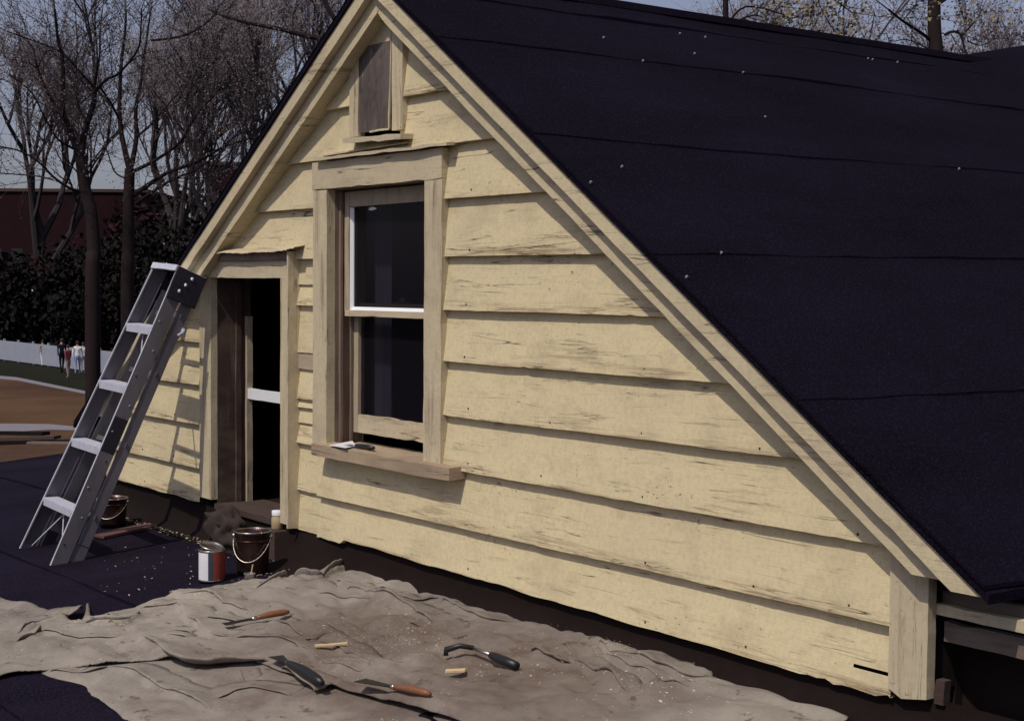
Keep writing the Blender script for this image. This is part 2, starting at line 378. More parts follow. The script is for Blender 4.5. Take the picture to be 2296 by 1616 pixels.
# where siding is cut (under the casings)
CUT = [(-6.43, -5.36, -.79, .58), (-7.77, -6.69, -1.6, .15), (-6.10, -5.70, .68, 1.4), (-6.70, -6.43, -1.6, .16), (-3.07, -2.93, -1.149, -1.138)]
def intervals(z0, z1, xc, cuts):
    segs = [(z0, z1)]
    for a, b, c, d in cuts:
        if a < xc < b:
            out = []
            for s, e in segs:
                if d <= s or c >= e: out.append((s, e))
                else:
                    if c > s: out.append((s, c))
                    if d < e: out.append((d, e))
            segs = out
    return [(s, e) for s, e in segs if e-s > .004]
rows = [-1.205, -1.0, -.76, -.536, -.31, -.085, .14, .378, .61, .845, 1.075, 1.31]
# small rises and dips of the old courses, as the photo shows them
def wob(i, x):
    t = {1: (-.994, -1.012), 2: (-.758, -.765), 3: (-.528, -.545), 4: (-.307, -.305), 5: (-.092, -.08), 6: (.128, .152), 7: (.372, .395), 8: (.606, .618), 9: (.833, .853)}
    if i in t:
        r, l = t[i]; return l + (r-l)*min(1, max(0, (x+9)/6.2))
    if i == 0: return -1.213 + .028*min(1, max(0, abs(x+2.9)/3.6))*(1 if x > -6.7 else .6)
    return rows[i]
def make_siding():
    v = []; f = []; ea = []
    def quad(pts, es):
        n = len(v); v.extend(pts); ea.extend(es); f.append((n, n+1, n+2, n+3))
    xs0, xs1 = -9.02, -2.92
    for i in range(len(rows)-1):
        bx = sorted(set([xs0, xs1]+[q for c in CUT for q in c[:2]]+[XR]))
        cols = []
        for a, b in zip(bx, bx[1:]):
            n = max(1, int((b-a)/.035)); cols += [(a+(b-a)*k/n, a+(b-a)*(k+1)/n) for k in range(n)]
        hgt = rows[i+1]-rows[i]
        def zb(x):
            z = wob(i, x) + .0022*noise.noise(Vector((x*2.3, i*5.1, 0))) + .0018*noise.noise(Vector((x*17, i*3.3, 2)))
            if i == 0:
                z += .006*noise.noise(Vector((x*5, 9, 0)))
                if -6.66 < x < -6.2: z += -.02 + .055*noise.noise(Vector((x*14, 1, 4)))*(1-(x+6.66)/.46)
                if -2.92 > x > -3.25: z += .016*noise.noise(Vector((x*19, 1, 4)))
            # chips out of the lower edge
            c = noise.noise(Vector((x*11, i*7.7, 5)))
            if c > .5: z += (c-.5)*.03
            return z
        def yy(x, z):
            t = min(1, max(0, (z-rows[i])/hgt)); wv = .005+.004*noise.noise(Vector((x*.9, i*4.1, 9)))
            return -.006 - (.026+wv)*(1-t) - .0012*noise.noise(Vector((x*6, z*12, i)))
        for a, b in cols:
            xc = (a+b)/2
            za0, za1 = zb(a), zb(b)
            ztop = rows[i+1]+.01
            for s, e in intervals(min(za0, za1)-.01, ztop, xc, CUT):
                s0 = za0 if s < za0+.02 and s < rows[i]+.05 else s; s1 = za1 if s < za1+.02 and s < rows[i]+.05 else s
                ta = min(e, rake(a, ZR-.06)); tb = min(e, rake(b, ZR-.06))
                if ta <= s0 and tb <= s1: continue
                ta = max(ta, s0+.0005); tb = max(tb, s1+.0005)
                nz = 3
                for k in range(nz):
                    p = []; es = []
                    for (x, lo, hi, kk) in ((a, s0, ta, k), (b, s1, tb, k), (b, s1, tb, k+1), (a, s0, ta, k+1)):
                        z = lo+(hi-lo)*kk/nz; p.append((x, yy(x, z), z)); es.append(min(1, max(0, (z-rows[i])/hgt)))
                    quad(p, es)
                if s < rows[i]+.05:   # butt edge under the course
                    quad([(a, yy(a, s0), s0), (a, .004, s0), (b, .004, s1), (b, yy(b, s1), s1)], [0, 0, 0, 0])
    # bits between door and window: short odd pieces
    zs = [-1.20, -1.0, -.766, -.665, -.588, -.545, -.40, -.318, -.085, .017, .145, .17]
    for q in range(len(zs)-1):
        if q == 6: continue   # the bare patch, its own part
        a, b = zs[q], zs[q+1]; t = .020+.010*((q*7) % 3)/2
        for k in range(8):
            x0 = -6.695+.262*k/8; x1 = -6.695+.262*(k+1)/8
            j0 = a+.003*noise.noise(Vector((x0*20, q, 0))); j1 = a+.003*noise.noise(Vector((x1*20, q, 0)))
            quad([(x0, -t, j0), (x1, -t, j1), (x1, -.006, b+.004), (x0, -.006, b+.004)], [0, 0, .8, .8])
            quad([(x0, -t, j0), (x0, .004, j0), (x1, .004, j1), (x1, -t, j1)], [0]*4)
    me = bpy.data.meshes.new('siding'); me.from_pydata([tuple(Vector(p)-HB) for p in v], [], f); me.update()
    at = me.attributes.new('edge', 'FLOAT', 'POINT')
    for k, e in enumerate(ea): at.data[k].value = e
    o = bpy.data.objects.new('siding', me); COL.objects.link(o); me.materials.append(M['siding']); o.parent = house
    bm = bmesh.new(); bm.from_mesh(me); bmesh.ops.recalc_face_normals(bm, faces=bm.faces); bm.to_mesh(me); bm.free()
    return o
make_siding()
M['rust'] = simple('rusty_nail', (.05, .03, .022), .8, var=.5)
rn = random.Random(12); sid = [o for o in COL.objects if o.name == 'siding'][0]; nn2 = 0
for i in range(0, 9):
    for xn in (-8.55, -8.1, -7.05, -5.15, -4.62, -4.05, -3.5, -3.06):
        x = xn+rn.uniform(-.03, .03); z = wob(i, x)+rn.uniform(.018, .04)
        if z > rake(x)-.26 or rn.random() < .25 or (-7.8 < x < -6.65 and z < .2): continue
        mb = MB(); yb_ = -.037+.15*(z-rows[i])-.0012; mb.lathe([(0, -.0012), (.004, -.001), (.0048, .003)], (x, yb_, z), 7, (0, 1, 0)); mb.build('nail_head', M['rust'], sid); nn2 += 1
mb = MB(); mb.plank((-6.69, -.020, -.40), (-6.43, -.020, -.40), (0, 0, .08), (0, .018, 0), .03, .002, 3); hb('bare_patch', mb, 'patch', label='short bare greyish board patch between door and window')

# sheathing wall behind the siding, with real openings
mb = MB(); xs = sorted(set([-9.0, -2.80, XR]+[q for c in OPEN.values() for q in c[:2]])); cols = []
for a, b in zip(xs, xs[1:]):
    n = max(1, int((b-a)/.3)); cols += [(a+(b-a)*k/n, a+(b-a)*(k+1)/n) for k in range(n)]
for a, b in cols:
    for s, e in intervals(-1.17, 3, (a+b)/2, list(OPEN.values())):
        ta, tb = min(e, rake(a, ZR-.05)), min(e, rake(b, ZR-.05))
        mb.hexa([(a, .0045, s), (b, .0045, s), (b, .11, s), (a, .11, s), (a, .0045, ta), (b, .0045, tb), (b, .11, tb), (a, .11, ta)])
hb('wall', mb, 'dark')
# interior room and outer side walls
mb = MB()
mb.box((-9.0, .115, -1.9), (-8.9, 8, -.66)); mb.box((-2.90, .115, -1.9), (-2.80, 8, -.68)); mb.box((-8.9, 5.0, -1.9), (-2.9, 5.1, -.60)); mb.box((-7.6, 5.0, -.60), (-4.0, 5.1, .1)); mb.box((-8.9, .115, -1.22), (-2.9, 5, -1.19))
mb.box((-6.62, .3, -1.19), (-6.58, 4.9, .86)); mb.box((-8.9, 2.6, -1.19), (-2.9, 2.7, -.64)); mb.box((-8.2, 2.6, -.64), (-3.6, 2.7, -.12)); mb.box((-7.4, 2.6, -.12), (-4.4, 2.7, .38)); mb.box((-6.8, 2.6, .38), (-4.9, 2.7, .75))
hb('side_wall', mb, 'dark')  # outer walls near black, lens falloff put into the colour

# rake mouldings -----------------------------------------------------------------
def rakeboard(name, side, lo, hi, y0, y1, zc, mat, seed, par=None):
    """band between rake-line offsets lo..hi (vertical), front at y0, back at y1, running from ridge to x=xe"""
    mb = MB(); n = 60; base = []
    x_r = XR
    P = []
    for i in range(n+1):
        sl = SR if side == 'r' else -SL
        xel, xeh = XR+(ZR+lo-zc)/sl, XR+(ZR+hi-zc)/sl
        x = x_r+(xel-x_r)*i/n; xh = x_r+(xeh-x_r)*i/n
        j = .0045*noise.noise(Vector((x*3.3, seed, 0)))+.002*noise.noise(Vector((x*14, seed, 0)))
        j2 = .002*noise.noise(Vector((x*8, seed, 5)))
        c = noise.noise(Vector((x*6.5, seed+40, 1)));
        if c > .40: j += (c-.40)*.045
        zt = rake(x); zh = rake(xh); P.append([(x, y0+j2, zt+lo+j), (x, y1, zt+lo+j), (xh, y1, zh+hi), (xh, y0+j2, zh+hi-.001)])
    for a, b in zip(P, P[1:]):
        k = len(mb.v)
        mb.v += [Vector(q) for q in a+b]
        mb.f += [(k, k+1, k+5, k+4), (k+1, k+2, k+6, k+5), (k+2, k+3, k+7, k+6), (k+3, k, k+4, k+7)]
    k = len(mb.v); mb.v += [Vector(q) for q in P[-1]]; mb.f.append((k, k+1, k+2, k+3))
    return mb
off_r = 0.0
# right: frieze lower line measured at y=-.065: z=1.117-.669(x+5.668)
FR_LO = 1.119-.677*(-5.668-XR)*-1 - (ZR-.677*0) if False else None
def band(side):  # vertical offsets below the ridge line
    if side == 'r': return (-.205, -.036, -.108, -.034)
    return (-.195, -.036, -.108, -.034)
lo, hi, blo, bhi = band('r')
hb('frieze_board', rakeboard('f', 'r', lo, hi, -.100, -.004, -.812, 'rake_r', 1), 'rake_r')
hb('barge_board', rakeboard('b', 'r', blo, bhi, -.138, -.102, -.828, 'rake_r', 2), 'rake_r')
lo, hi, blo, bhi = band('l')
hb('frieze_board', rakeboard('f', 'l', lo, hi, -.100, -.004, -.812, 'rake_l', 3), 'rake_l')
hb('barge_board', rakeboard('b', 'l', blo, bhi, -.138, -.102, -.828, 'rake_l', 4), 'rake_l')
# corner boards
mb = MB(); n = 12
for (xa, xb) in ((-2.925, -2.785),):
    zt0, zt1 = rake(xa)-.18, rake(xb)-.18
    P0 = [];
    for i in range(n+1):
        t = i/n; ja = .003*noise.noise(Vector((t*9, 3, 0)))
        za = -1.20+(zt0+1.20)*t; zb_ = -1.185+(zt1+1.185)*t
        if i == 0: za += .02; zb_ -= .0
        P0.append([(xa+ja, -.040, za), (xa+.05, -.0405, (za*2+zb_)/3-(.02 if i == 0 else 0)), (xb+ja*.6, -.039, zb_), (xb+ja*.6, -.002, zb_)])
    mb.grid(P0); mb.grid([[(xa, -.001, r[0][2]), r[0]] for r in P0])
hb('corner_board', mb, 'trim_v')
mb = MB(); mb.plank((-9.14, -.038, -1.2), (-9.14, -.038, -.86), (.13, 0, 0), (0, .03, 0), seed=9); hb('corner_board', mb, 'trim_v')

# roof ---------------------------------------------------------------------------
XE_R, XE_L = -2.50, -9.42
roof_mb = MB()
def roofpt(x, y, dz=0): return (x, y, rake(x)+dz)
ye = -.147
for (xa, xb, th) in ((XR, XE_R, .030), (XR, XE_L, .055)):
    for (y0, y1) in ((ye, 8.0),):
        roof_mb.hexa([roofpt(xa, y0, -.034), roofpt(xb, y0, -.034), roofpt(xb, y1, -.034), roofpt(xa, y1, -.034),
                      roofpt(xa, y0, -.006), roofpt(xb, y0, -.006), roofpt(xb, y1, -.006), roofpt(xa, y1, -.006)])
roof = hb('roof', roof_mb, 'tar_roof')
# overlapping rolls of tar paper, each a wavy sheet
seams = [-5.60, -5.215, -4.565, -3.885, -3.19]
edges = [XR+.0]+seams+[XE_R-.005]
mb = MB()
for i in range(len(edges)-1):
    xa, xb = edges[i]-(.10 if i else 0), edges[i+1]
    lift0 = -.003+.0; P = []
    ny = 90; nx = 8
    for j in range(ny+1):
        y = ye-.006+(8.0-ye)*(j/ny)**1.3; row = []
        for k in range(nx+1):
            t = k/nx; x = xa+(xb-xa)*t
            sag = .016*noise.noise(Vector((y*.8, i*3.7, 0)))+.006*noise.noise(Vector((y*4, i*3.7, 1)))+.030*noise.noise(Vector((y*.35, i*2.2, 8)))
            if t > .85: x += sag*(t-.85)/.15
            up = .002+.006*t+.002*max(0, t-.8)/.2 + .009*noise.noise(Vector((x*2.1, y*1.2, i)))*min(1, t*3) + .005*noise.noise(Vector((x*.9, y*4, i+3)))*min(1, t*3)
            # bubble and ripple of the felt at the seams
            row.append(roofpt(x, y, up+ (i == 0)*.0))
        P.append(row)
    mb.grid(P)
    # turned-down front and lower edges
    mb.grid([[(p[0], p[1], p[2]) for p in P[0]], [(p[0], p[1]+.001, p[2]-.012) for p in P[0]]])
    mb.grid([[r[-1] for r in P], [(r[-1][0]+.001, r[-1][1], r[-1][2]-.012) for r in P]])
o = mb.build('roofing_felt', M['tar_roof'], house, smooth=True, recalc=True)
# ridge cap + left slope felt
mb = MB(); mb.grid([[(XR-.16, y, rake(XR-.16)+.02), (XR-.02, y, ZR+.022), (XR+.03, y, ZR+.018), (XR+.05, y, rake(XR+.05)+.012)] for y in (ye, 2, 4, 6, 8)])
mb.grid([[(XR-.16, y, rake(XR-.16)+.004), (XE_L, y, rake(XE_L)+.004)] for y in (ye, 8)])
mb.build('ridge_cap', M['tar_roof'], house)
mb = MB(); V0 = Vector((XR-.02, 3.95, 1.42)); U0 = Vector((-6.1, 6.4, 1.90)); V1 = Vector((-2.4, 3.6, -.87)); U1 = Vector((-2.4, 7.5, .6))
P = []
for i in range(13):
    t = i/12; a = V0.lerp(V1, t); b = U0.lerp(U1, t)
    P.append([a.lerp(b, s/8)+Vector((0, 0, .05*(1-s/8)*0 + .02*noise.noise(Vector((t*4, s, 2))))) for s in range(9)])
mb.grid(P); mb.grid([[r[-1] for r in P], [r[-1]+Vector((0, .3, -2.5)) for r in P]]); hb('cross_roof', mb, 'tar_roof', smooth=True)
# galvanised nail heads along the seams
npx = [(1354, 84), (1442, 136), (1525, 75), (1582, 83), (1667, 162), (1558, 120), (1947, 131), (1957, 133), (2013, 139), (1395, 373), (1325, 408), (2151, 378), (1540, 620), (1618, 566), (1716, 262)]
for k, (px, py) in enumerate(npx):
    d = ray(px, py); n_ = Vector((SR, 0, 1)); c_ = ZR+.014+SR*XR
    p = CAMP+d*((c_-n_.dot(CAMP))/n_.dot(d)); mb = MB(); q = n_.normalized()
    mb.lathe([(0, .004), (.0042, .003), (.005, .001), (.005, -.006)], p, 8, q); hb('roofing_nail', mb, 'nail', roof)

# ---- window ---------------------------------------------------------------------
win = MB()
g = .0
cy0, cy1 = -.046, -.001
win.plank((-6.455, cy0, -.765), (-6.455, cy0, .470), (.135, 0, 0), (0, .045, 0), seed=11, chip=.004)
w_ = win; wo = hb('window', w_, 'trim_v')          # left casing is the window's own board
mb = MB(); mb.plank((-5.468, cy0-.002, -.765), (-5.468, cy0-.002, .470), (.135, 0, 0), (0, .047, 0), seed=12, chip=.004); hb('casing', mb, 'trim_v', wo)
mb = MB(); mb.plank((-6.458, cy0-.004, .472), (-5.33, cy0-.004, .466), (0, 0, .128), (0, .049, 0), seed=13, chip=.005); hb('head_casing', mb, 'trim_h', wo)
dL, dR = W(702, 357, -.078), W(1000, 331, -.078)
mb = MB(); mb.plank((dL.x, -.078, .604), (dR.x, -.078, .598), (0, 0, .014), (0, .07, .008), seed=14, jit=.003, chip=.004)
mb.plank((dL.x+.02, -.060, .624), (dL.x+.78, -.060, .632), (0, 0, .006), (0, .05, .01), seed=15, jit=.002); hb('drip_cap', mb, 'trim_h', wo)
sL, sR, sRb = W(698, 1003, -.098), W(1006, 1050, -.098), W(1005, 1080, -.098)
mb = MB(); mb.plank((sL.x, -.098, sRb.z+.004), (sR.x, -.098, sRb.z), (0, 0, sR.z-sRb.z), (0, .10, .006), seed=16, jit=.002, chip=.006)
mb.plank((-6.318, .002, -.796), (-5.472, .002, -.796), (0, 0, .042), (0, .15, .012), seed=17); hb('sill', mb, 'sillp', wo)
mb = MB()
mb.plank((-6.335, -.001, -.76), (-6.335, -.001, .468), (.015, 0, 0), (0, .16, 0), seed=18)
mb.plank((-5.47, -.001, -.76), (-5.47, -.001, .468), (.015, 0, 0), (0, .16, 0), seed=19)
mb.plank((-6.32, -.001, .466), (-5.47, -.001, .466), (0, 0, .015), (0, .16, 0), seed=20)
mb.plank((-6.32, .020, -.76), (-6.32, .020, .46), (.018, 0, 0), (0, .014, 0), seed=21)      # stop beads
mb.plank((-6.32, .078, -.76), (-6.32, .078, .46), (.018, 0, 0), (0, .012, 0), seed=22)
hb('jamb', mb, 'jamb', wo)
def sash(name, x0, x1, z0, z1, y, st, top, bot, mat, matb, glassname, line, seed):
    mb = MB()
    mb.plank((x0, y, z0), (x0, y, z1), (st, 0, 0), (0, .036, 0), seed=seed, jit=.001); mb.plank((x1-st, y, z0), (x1-st, y, z1), (st, 0, 0), (0, .036, 0), seed=seed+1, jit=.001)
    mb.plank((x0+st, y+.0012, z1-top), (x1-st, y+.0012, z1-top), (0, 0, top), (0, .033, 0), seed=seed+2, jit=.001)
    s = hb(name, mb, mat, wo)
    return s
# upper sash (outer plane)
yU = .040
uz0, uz1 = -.105, .458
mb = MB(); st = .042
mb.plank((-6.300, yU, uz0), (-6.300, yU, uz1), (st, 0, 0), (0, .034, 0), seed=31, jit=.001)
mb.plank((-5.475-st, yU, uz0), (-5.475-st, yU, uz1), (st, 0, 0), (0, .034, 0), seed=32, jit=.001)
mb.plank((-6.30+st, yU+.001, uz1-.072), (-5.475-st, yU+.001, uz1-.072), (0, 0, .072), (0, .032, 0), seed=33, jit=.001)
hb('upper_sash', mb, 'sash', wo)
mb = MB(); mb.plank((-6.30+.002, yU-.001, uz0-.026), (-5.475, yU-.001, uz0-.026), (0, 0, .028), (0, .036, 0), seed=34, jit=.0015, chip=.004); hb('meeting_rail', mb, 'sashh', wo)
mb = MB()   # fresh white glazing putty
mb.hexa([(-6.258, yU+.004, uz0+.002), (-5.517, yU+.004, uz0+.002), (-5.517, yU+.022, uz0+.002), (-6.258, yU+.022, uz0+.002), (-6.258, yU+.018, uz0+.018), (-5.517, yU+.018, uz0+.018), (-5.517, yU+.022, uz0+.018), (-6.258, yU+.022, uz0+.018)])
mb.hexa([(-6.257, yU+.004, uz0+.002), (-6.245, yU+.018, uz0+.019), (-6.245, yU+.0225, uz0+.019), (-6.257, yU+.022, uz0+.002), (-6.257, yU+.004, uz1-.074), (-6.245, yU+.018, uz1-.074), (-6.245, yU+.0225, uz1-.074), (-6.257, yU+.022, uz1-.074)])
hb('glazing_putty', mb, 'whitepaint', wo, label='fresh white putty line around the upper pane')
mb = MB(); mb.box((-6.258, yU+.0225, uz0), (-5.517, yU+.0255, uz1-.07)); hb('glass_pane', mb, 'glass', wo)
mb = MB(); pc = Vector((-5.60, yU+.0215, .25)); mb.blob(pc, (.006, .0015, .028), 3, .3, 2, 2); hb('paint_smear', mb, 'white', wo); mb = MB(); mb.blob((-6.08, yU+.0215, .372), (.035, .0015, .008), 4, .4, 2, 2); hb('paint_smear', mb, 'white', wo)
# lower sash (inner plane), lifted a hand's width off the sill
yL = .092; lz0, lz1 = -.690, -.07
mb = MB()
mb.plank((-6.300, yL, lz0), (-6.300, yL, lz1), (st, 0, 0), (0, .034, 0), seed=41, jit=.001)
mb.plank((-5.475-st, yL, lz0), (-5.475-st, yL, lz1), (st, 0, 0), (0, .034, 0), seed=42, jit=.001)
mb.plank((-6.258, yL+.001, lz1-.03), (-5.517, yL+.001, lz1-.03), (0, 0, .03), (0, .033, 0), seed=43, jit=.001)
hb('lower_sash', mb, 'sash', wo)
mb = MB(); mb.plank((-6.259, yL-.001, lz0), (-5.516, yL-.001, lz0), (0, 0, .088), (0, .035, 0), seed=44, jit=.002, chip=.006); hb('bottom_rail', mb, 'sashh', wo)
mb = MB(); mb.box((-6.258, yL+.016, lz0+.085), (-5.517, yL+.019, lz1-.028)); hb('glass_pane', mb, 'glass', wo)
mb = MB(); mb.blob((-5.88, yL+.01, lz1+.016), (.022, .014, .016), 5, .3, 2, 2); mb.plank((-5.95, yL+.004, lz1+.002), (-5.82, yL+.004, lz1+.002), (0, 0, .008), (0, .02, 0)); hb('sash_lock', mb, 'steel', wo)
# inner roller guides / pale curtain edge seen through the glass
M['curtain'] = simple('grey_curtain', (.30, .29, .36), .9, var=.2, sc=8, st=(20, 1, 1))
mb = MB(); P = []
for i in range(24):
    x = -6.29+.0065*i*1.2; P.append([(x, .20+.012*math.sin(i*1.3), z) for z in (-.66, -.3, .1, .40)])
mb.grid(P); hb('curtain', mb, 'curtain', wo, smooth=True)

# ---- small attic window (vent) ----------------------------------------------------
aL, aM, aP, aN, aR = (W(q, 200, -.036).x for q in (784, 804, 874, 881, 905))
mb = MB(); mb.plank((aL, -.038, .70), (aL, -.038, 1.10), (aM-aL, 0, 0), (0, .037, 0), seed=51); vo = hb('attic_window', mb, 'trim_v')
mb = MB(); mb.plank((aN, -.042, .70), (aN, -.042, 1.19), (aR-aN, 0, 0), (0, .041, 0), seed=52, chip=.003); hb('casing', mb, 'trim_v', vo)
mb = MB()
P = []
for i in range(12):
    z = .712+(1.10-.712)*i/11; P.append([(aM+.004+(aP-aM-.004)*j/8 + (.004*(i/11) if j == 8 else 0), -.030-.004*noise.noise(Vector((j*.9, i*.7, 3))), z) for j in range(9)])
mb.grid(P); hb('boarded_panel', mb, 'panel', vo, solid=.012)
mb = MB(); mb.plank((aP-.006, -.040, .712), (aP+.008, -.040, 1.14), (.007, 0, 0), (0, .008, 0), seed=53, jit=.003)
mb.plank((aM+.10, -.042, .707), (aP, -.042, .707), (0, 0, .006), (0, .01, 0), seed=54, jit=.003); hb('panel_frame', mb, 'trim_v', vo)
mb = MB(); mb.plank((aM, -.034, 1.095), (aN, -.034, 1.095), (0, 0, .16), (0, .03, 0), seed=55); hb('head_casing', mb, 'trim_v', vo)
mb = MB(); vL, vR = W(768, 319, -.096), W(899, 309, -.096)
mb.plank((vL.x, -.096, vL.z-.006), (vR.x, -.096, vR.z-.006), (0, 0, .024), (0, .095, .008), seed=56, jit=.003, chip=.006); hb('sill', mb, 'trim_h', vo)

# ---- door --------------------------------------------------------------------------
mb = MB(); mb.plank((-7.755, -.040, -1.165), (-7.755, -.040, .050), (.145, 0, 0), (0, .039, 0), seed=61, chip=.006); do = hb('door_frame', mb, 'trim_v')
mb = MB(); mb.plank((-6.782, -.050, -1.185), (-6.782, -.050, .050), (.100, 0, 0), (0, .048, 0), seed=62, chip=.003)
hb('casing', mb, 'trim_v', do)
mb = MB(); mb.plank((-6.662, -.078, -1.195), (-6.662, -.078, .178), (.014, 0, 0), (0, .074, 0), seed=63, chip=.002); hb('edge_strip', mb, 'trim_v', do)
mb = MB(); mb.plank((-7.76, -.046, .052), (-6.68, -.046, .048), (0, 0, .092), (0, .045, 0), seed=64, chip=.004); hb('head_casing', mb, 'trim_h', do)
mb = MB(); P = []      # lifted, torn cap flashing
for i in range(60):
    t = i/59; x = W(481, 565, -.095).x+(W(657, 558, -.095).x-W(481, 565, -.095).x)*t; lift = .006*noise.noise(Vector((t*4, 0, 0)))+.003*noise.noise(Vector((t*15, 2, 0)))+(.014*max(0, t-.85)/.15)
    P.append([(x, -.008, .205+.01*t), (x, -.045, .200+lift*.4), (x, -.088-.006*noise.noise(Vector((t*7, 4, 0))), .184+lift), (x, -.092, .178+lift+.004*noise.noise(Vector((t*40, 4, 0))))])
mb.grid(P); hb('cap_flashing', mb, 'trim_h', do, solid=.004, label='lifted torn cap strip over the door')
mb = MB(); mb.plank((-7.66, -.060, .140), (-6.69, -.060, .140), (0, 0, .045), (0, .058, 0), seed=66, chip=.004); hb('head_mould', mb, 'jamb', do)
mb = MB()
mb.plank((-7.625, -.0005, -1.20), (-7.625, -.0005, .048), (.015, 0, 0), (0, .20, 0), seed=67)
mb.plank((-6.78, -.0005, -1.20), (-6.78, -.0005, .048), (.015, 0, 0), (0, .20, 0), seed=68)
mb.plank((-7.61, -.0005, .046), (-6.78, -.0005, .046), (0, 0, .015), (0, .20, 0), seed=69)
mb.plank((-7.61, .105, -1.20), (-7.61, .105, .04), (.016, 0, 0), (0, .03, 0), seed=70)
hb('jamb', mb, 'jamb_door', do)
mb = MB(); mb.plank((-7.61, .165, -1.20), (-7.61, .165, -.16), (.026, 0, 0), (0, .035, 0), seed=71, jit=.003); hb('stop_bead', mb, 'sash', do, label='pale peeling stop bead at the inner edge of the jamb')
mb = MB(); ra = W(553, 893, .17); rb_ = W(553, 870, .17); mb.plank((ra.x, .17, ra.z), (-6.781, .17, ra.z-.006), (0, 0, rb_.z-ra.z), (0, .025, 0), seed=72); hb('inner_rail', mb, 'white', do)
mb = MB(); mb.plank((-7.61, -.02, -1.215), (-6.78, -.02, -1.215), (0, 0, .03), (0, .30, 0), seed=73); hb('threshold', mb, 'board', do)

# ---- tar paper turned up at the foot of the wall, lumpy where it meets the deck -------
mb = MB(); P = []
nX = 260
for i in range(nX+1):
    x = -9.4+(-2.2+9.4)*i/nX
    bul = math.exp(-((x+6.45)/.22)**2)*.06
    dk = deckz(x, 0)
    a = noise.noise(Vector((x*1.7, 0, 0))); b = noise.noise(Vector((x*6, 3, 0)))
    top = -1.185 if not (-7.8 < x < -6.66) else -1.205+.03*b
    P.append([(x, -.002, top), (x, -.014-.008*a-bul*.3, (top+dk)/2+.01+bul*.5), (x, -.035-.02*a-bul, dk+.035+bul*.4), (x, -.07-.03*a-bul*1.6, dk+.012+bul*.1), (x, -.16-.03*b-bul, deckz(x, -.16)+.002)])
mb.grid(P); hb('base_flashing', mb, 'tarblack', smooth=True)

# ---- set back trim boards right of the corner --------------------------------------
def retb(x, y0p, y1p, Y, mat, seed, chip=.0):
    a = W(x, y0p, Y); b = W(x, y1p, Y); mb = MB(); mb.plank((a.x, Y, b.z), (-1.3, Y, b.z), (0, 0, a.z-b.z), (0, .03, 0), seed=seed, chip=chip); hb('eave_return', mb, mat)
retb(2088, 1318, 1347, .045, 'greyboard', 81); retb(2088, 1350, 1375, .0, 'trim_h', 82, .003); retb(2119, 1391, 1437, .03, 'stub', 83, .008)
mb = MB(); mb.box((-2.80, .15, -1.9), (-1.2, .30, -.92)); hb('return_wall', mb, 'dark')  # near-black backing, shade of the gap put into the colour
mb = MB(); mb.plank((-2.77, -.02, -1.20), (-2.77, -.02, -1.13), (.035, 0, 0), (0, .03, 0), seed=84, jit=.006); hb('corner_stub', mb, 'board')

# main body of the house under the deck level
mb = MB(); mb.box((-8.95, .3, GZ), (-2.85, 8, -1.95)); hb('lower_storey', mb, 'lowwall')

# ==================================================================================== THE DECK ROOF
dk_e = empty('lower_roof', (-5, -2, GZ), 'low tar papered roof that the ladder and drop cloths lie on', 'roof')
mb = MB(); P = []
X0, X1 = -12.3, 2.2
def edge_x(y): return X0+.02*noise.noise(Vector((y*2, 0, 0)))
for i in range(181):
    t = i/180; row = []
    for j in range(91):
        y = -6+8.5*j/90; x = edge_x(y)+(X1-edge_x(y))*t
        z = deckz(x, y)+.004*noise.noise(Vector((x*1.3, y*1.3, 0)))+.0025*noise.noise(Vector((x*5, y*3, 3)))
        row.append((x, y, z))
    P.append(row)
mb.grid(P); mb.build('roof_deck', M['tar'], dk_e, smooth=True)
# felt laps on the deck : low steps running towards the far edge
mb = MB()
for k, yb in enumerate((1.9, .95, .0, -.95, -1.9, -2.9)):
    P = []
    for i in range(121):
        x = X0+.06+(X1-X0-.1)*i/120; sg = .02*noise.noise(Vector((x*.7, k*3, 0)))+.006*noise.noise(Vector((x*4, k*3, 0)))
        if yb > -.1 and x > -9.3: x = -9.3+(x+9.3)*.001
        y0 = yb-.0+sg
        P.append([(x, y0, deckz(x, y0)+.003), (x, y0, deckz(x, y0)+.011), (x, y0+.08, deckz(x, y0+.08)+.010), (x, y0+.5, deckz(x, y0+.5)+.006), (x, y0+.93, deckz(x, y0+.93)+.004)])
    mb.grid(P)
mb.build('roof_felt', M['tar'], dk_e, smooth=False)
mb = MB(); mb.box((X0+.05, -5.95, -1.75), (X1-.05, 2.45, -1.72)); mb.box((X0, -6, -1.80), (X0+.03, 2.5, -1.58)); mb.box((X0, 2.47, -1.8), (X1, 2.5, -1.40)); mb.box((X0, -6, -2.0), (X1, -5.97, -1.8)); mb.box((X1-.03, -5.97, -1.95), (X1, 2.47, -1.45))
mb.build('fascia', M['board'], dk_e)
mb = MB(); mb.box((X0+.3, -5.7, GZ), (X1-.3, 2.2, -1.95)); mb.build('lower_wall', M['lowwall'], dk_e)

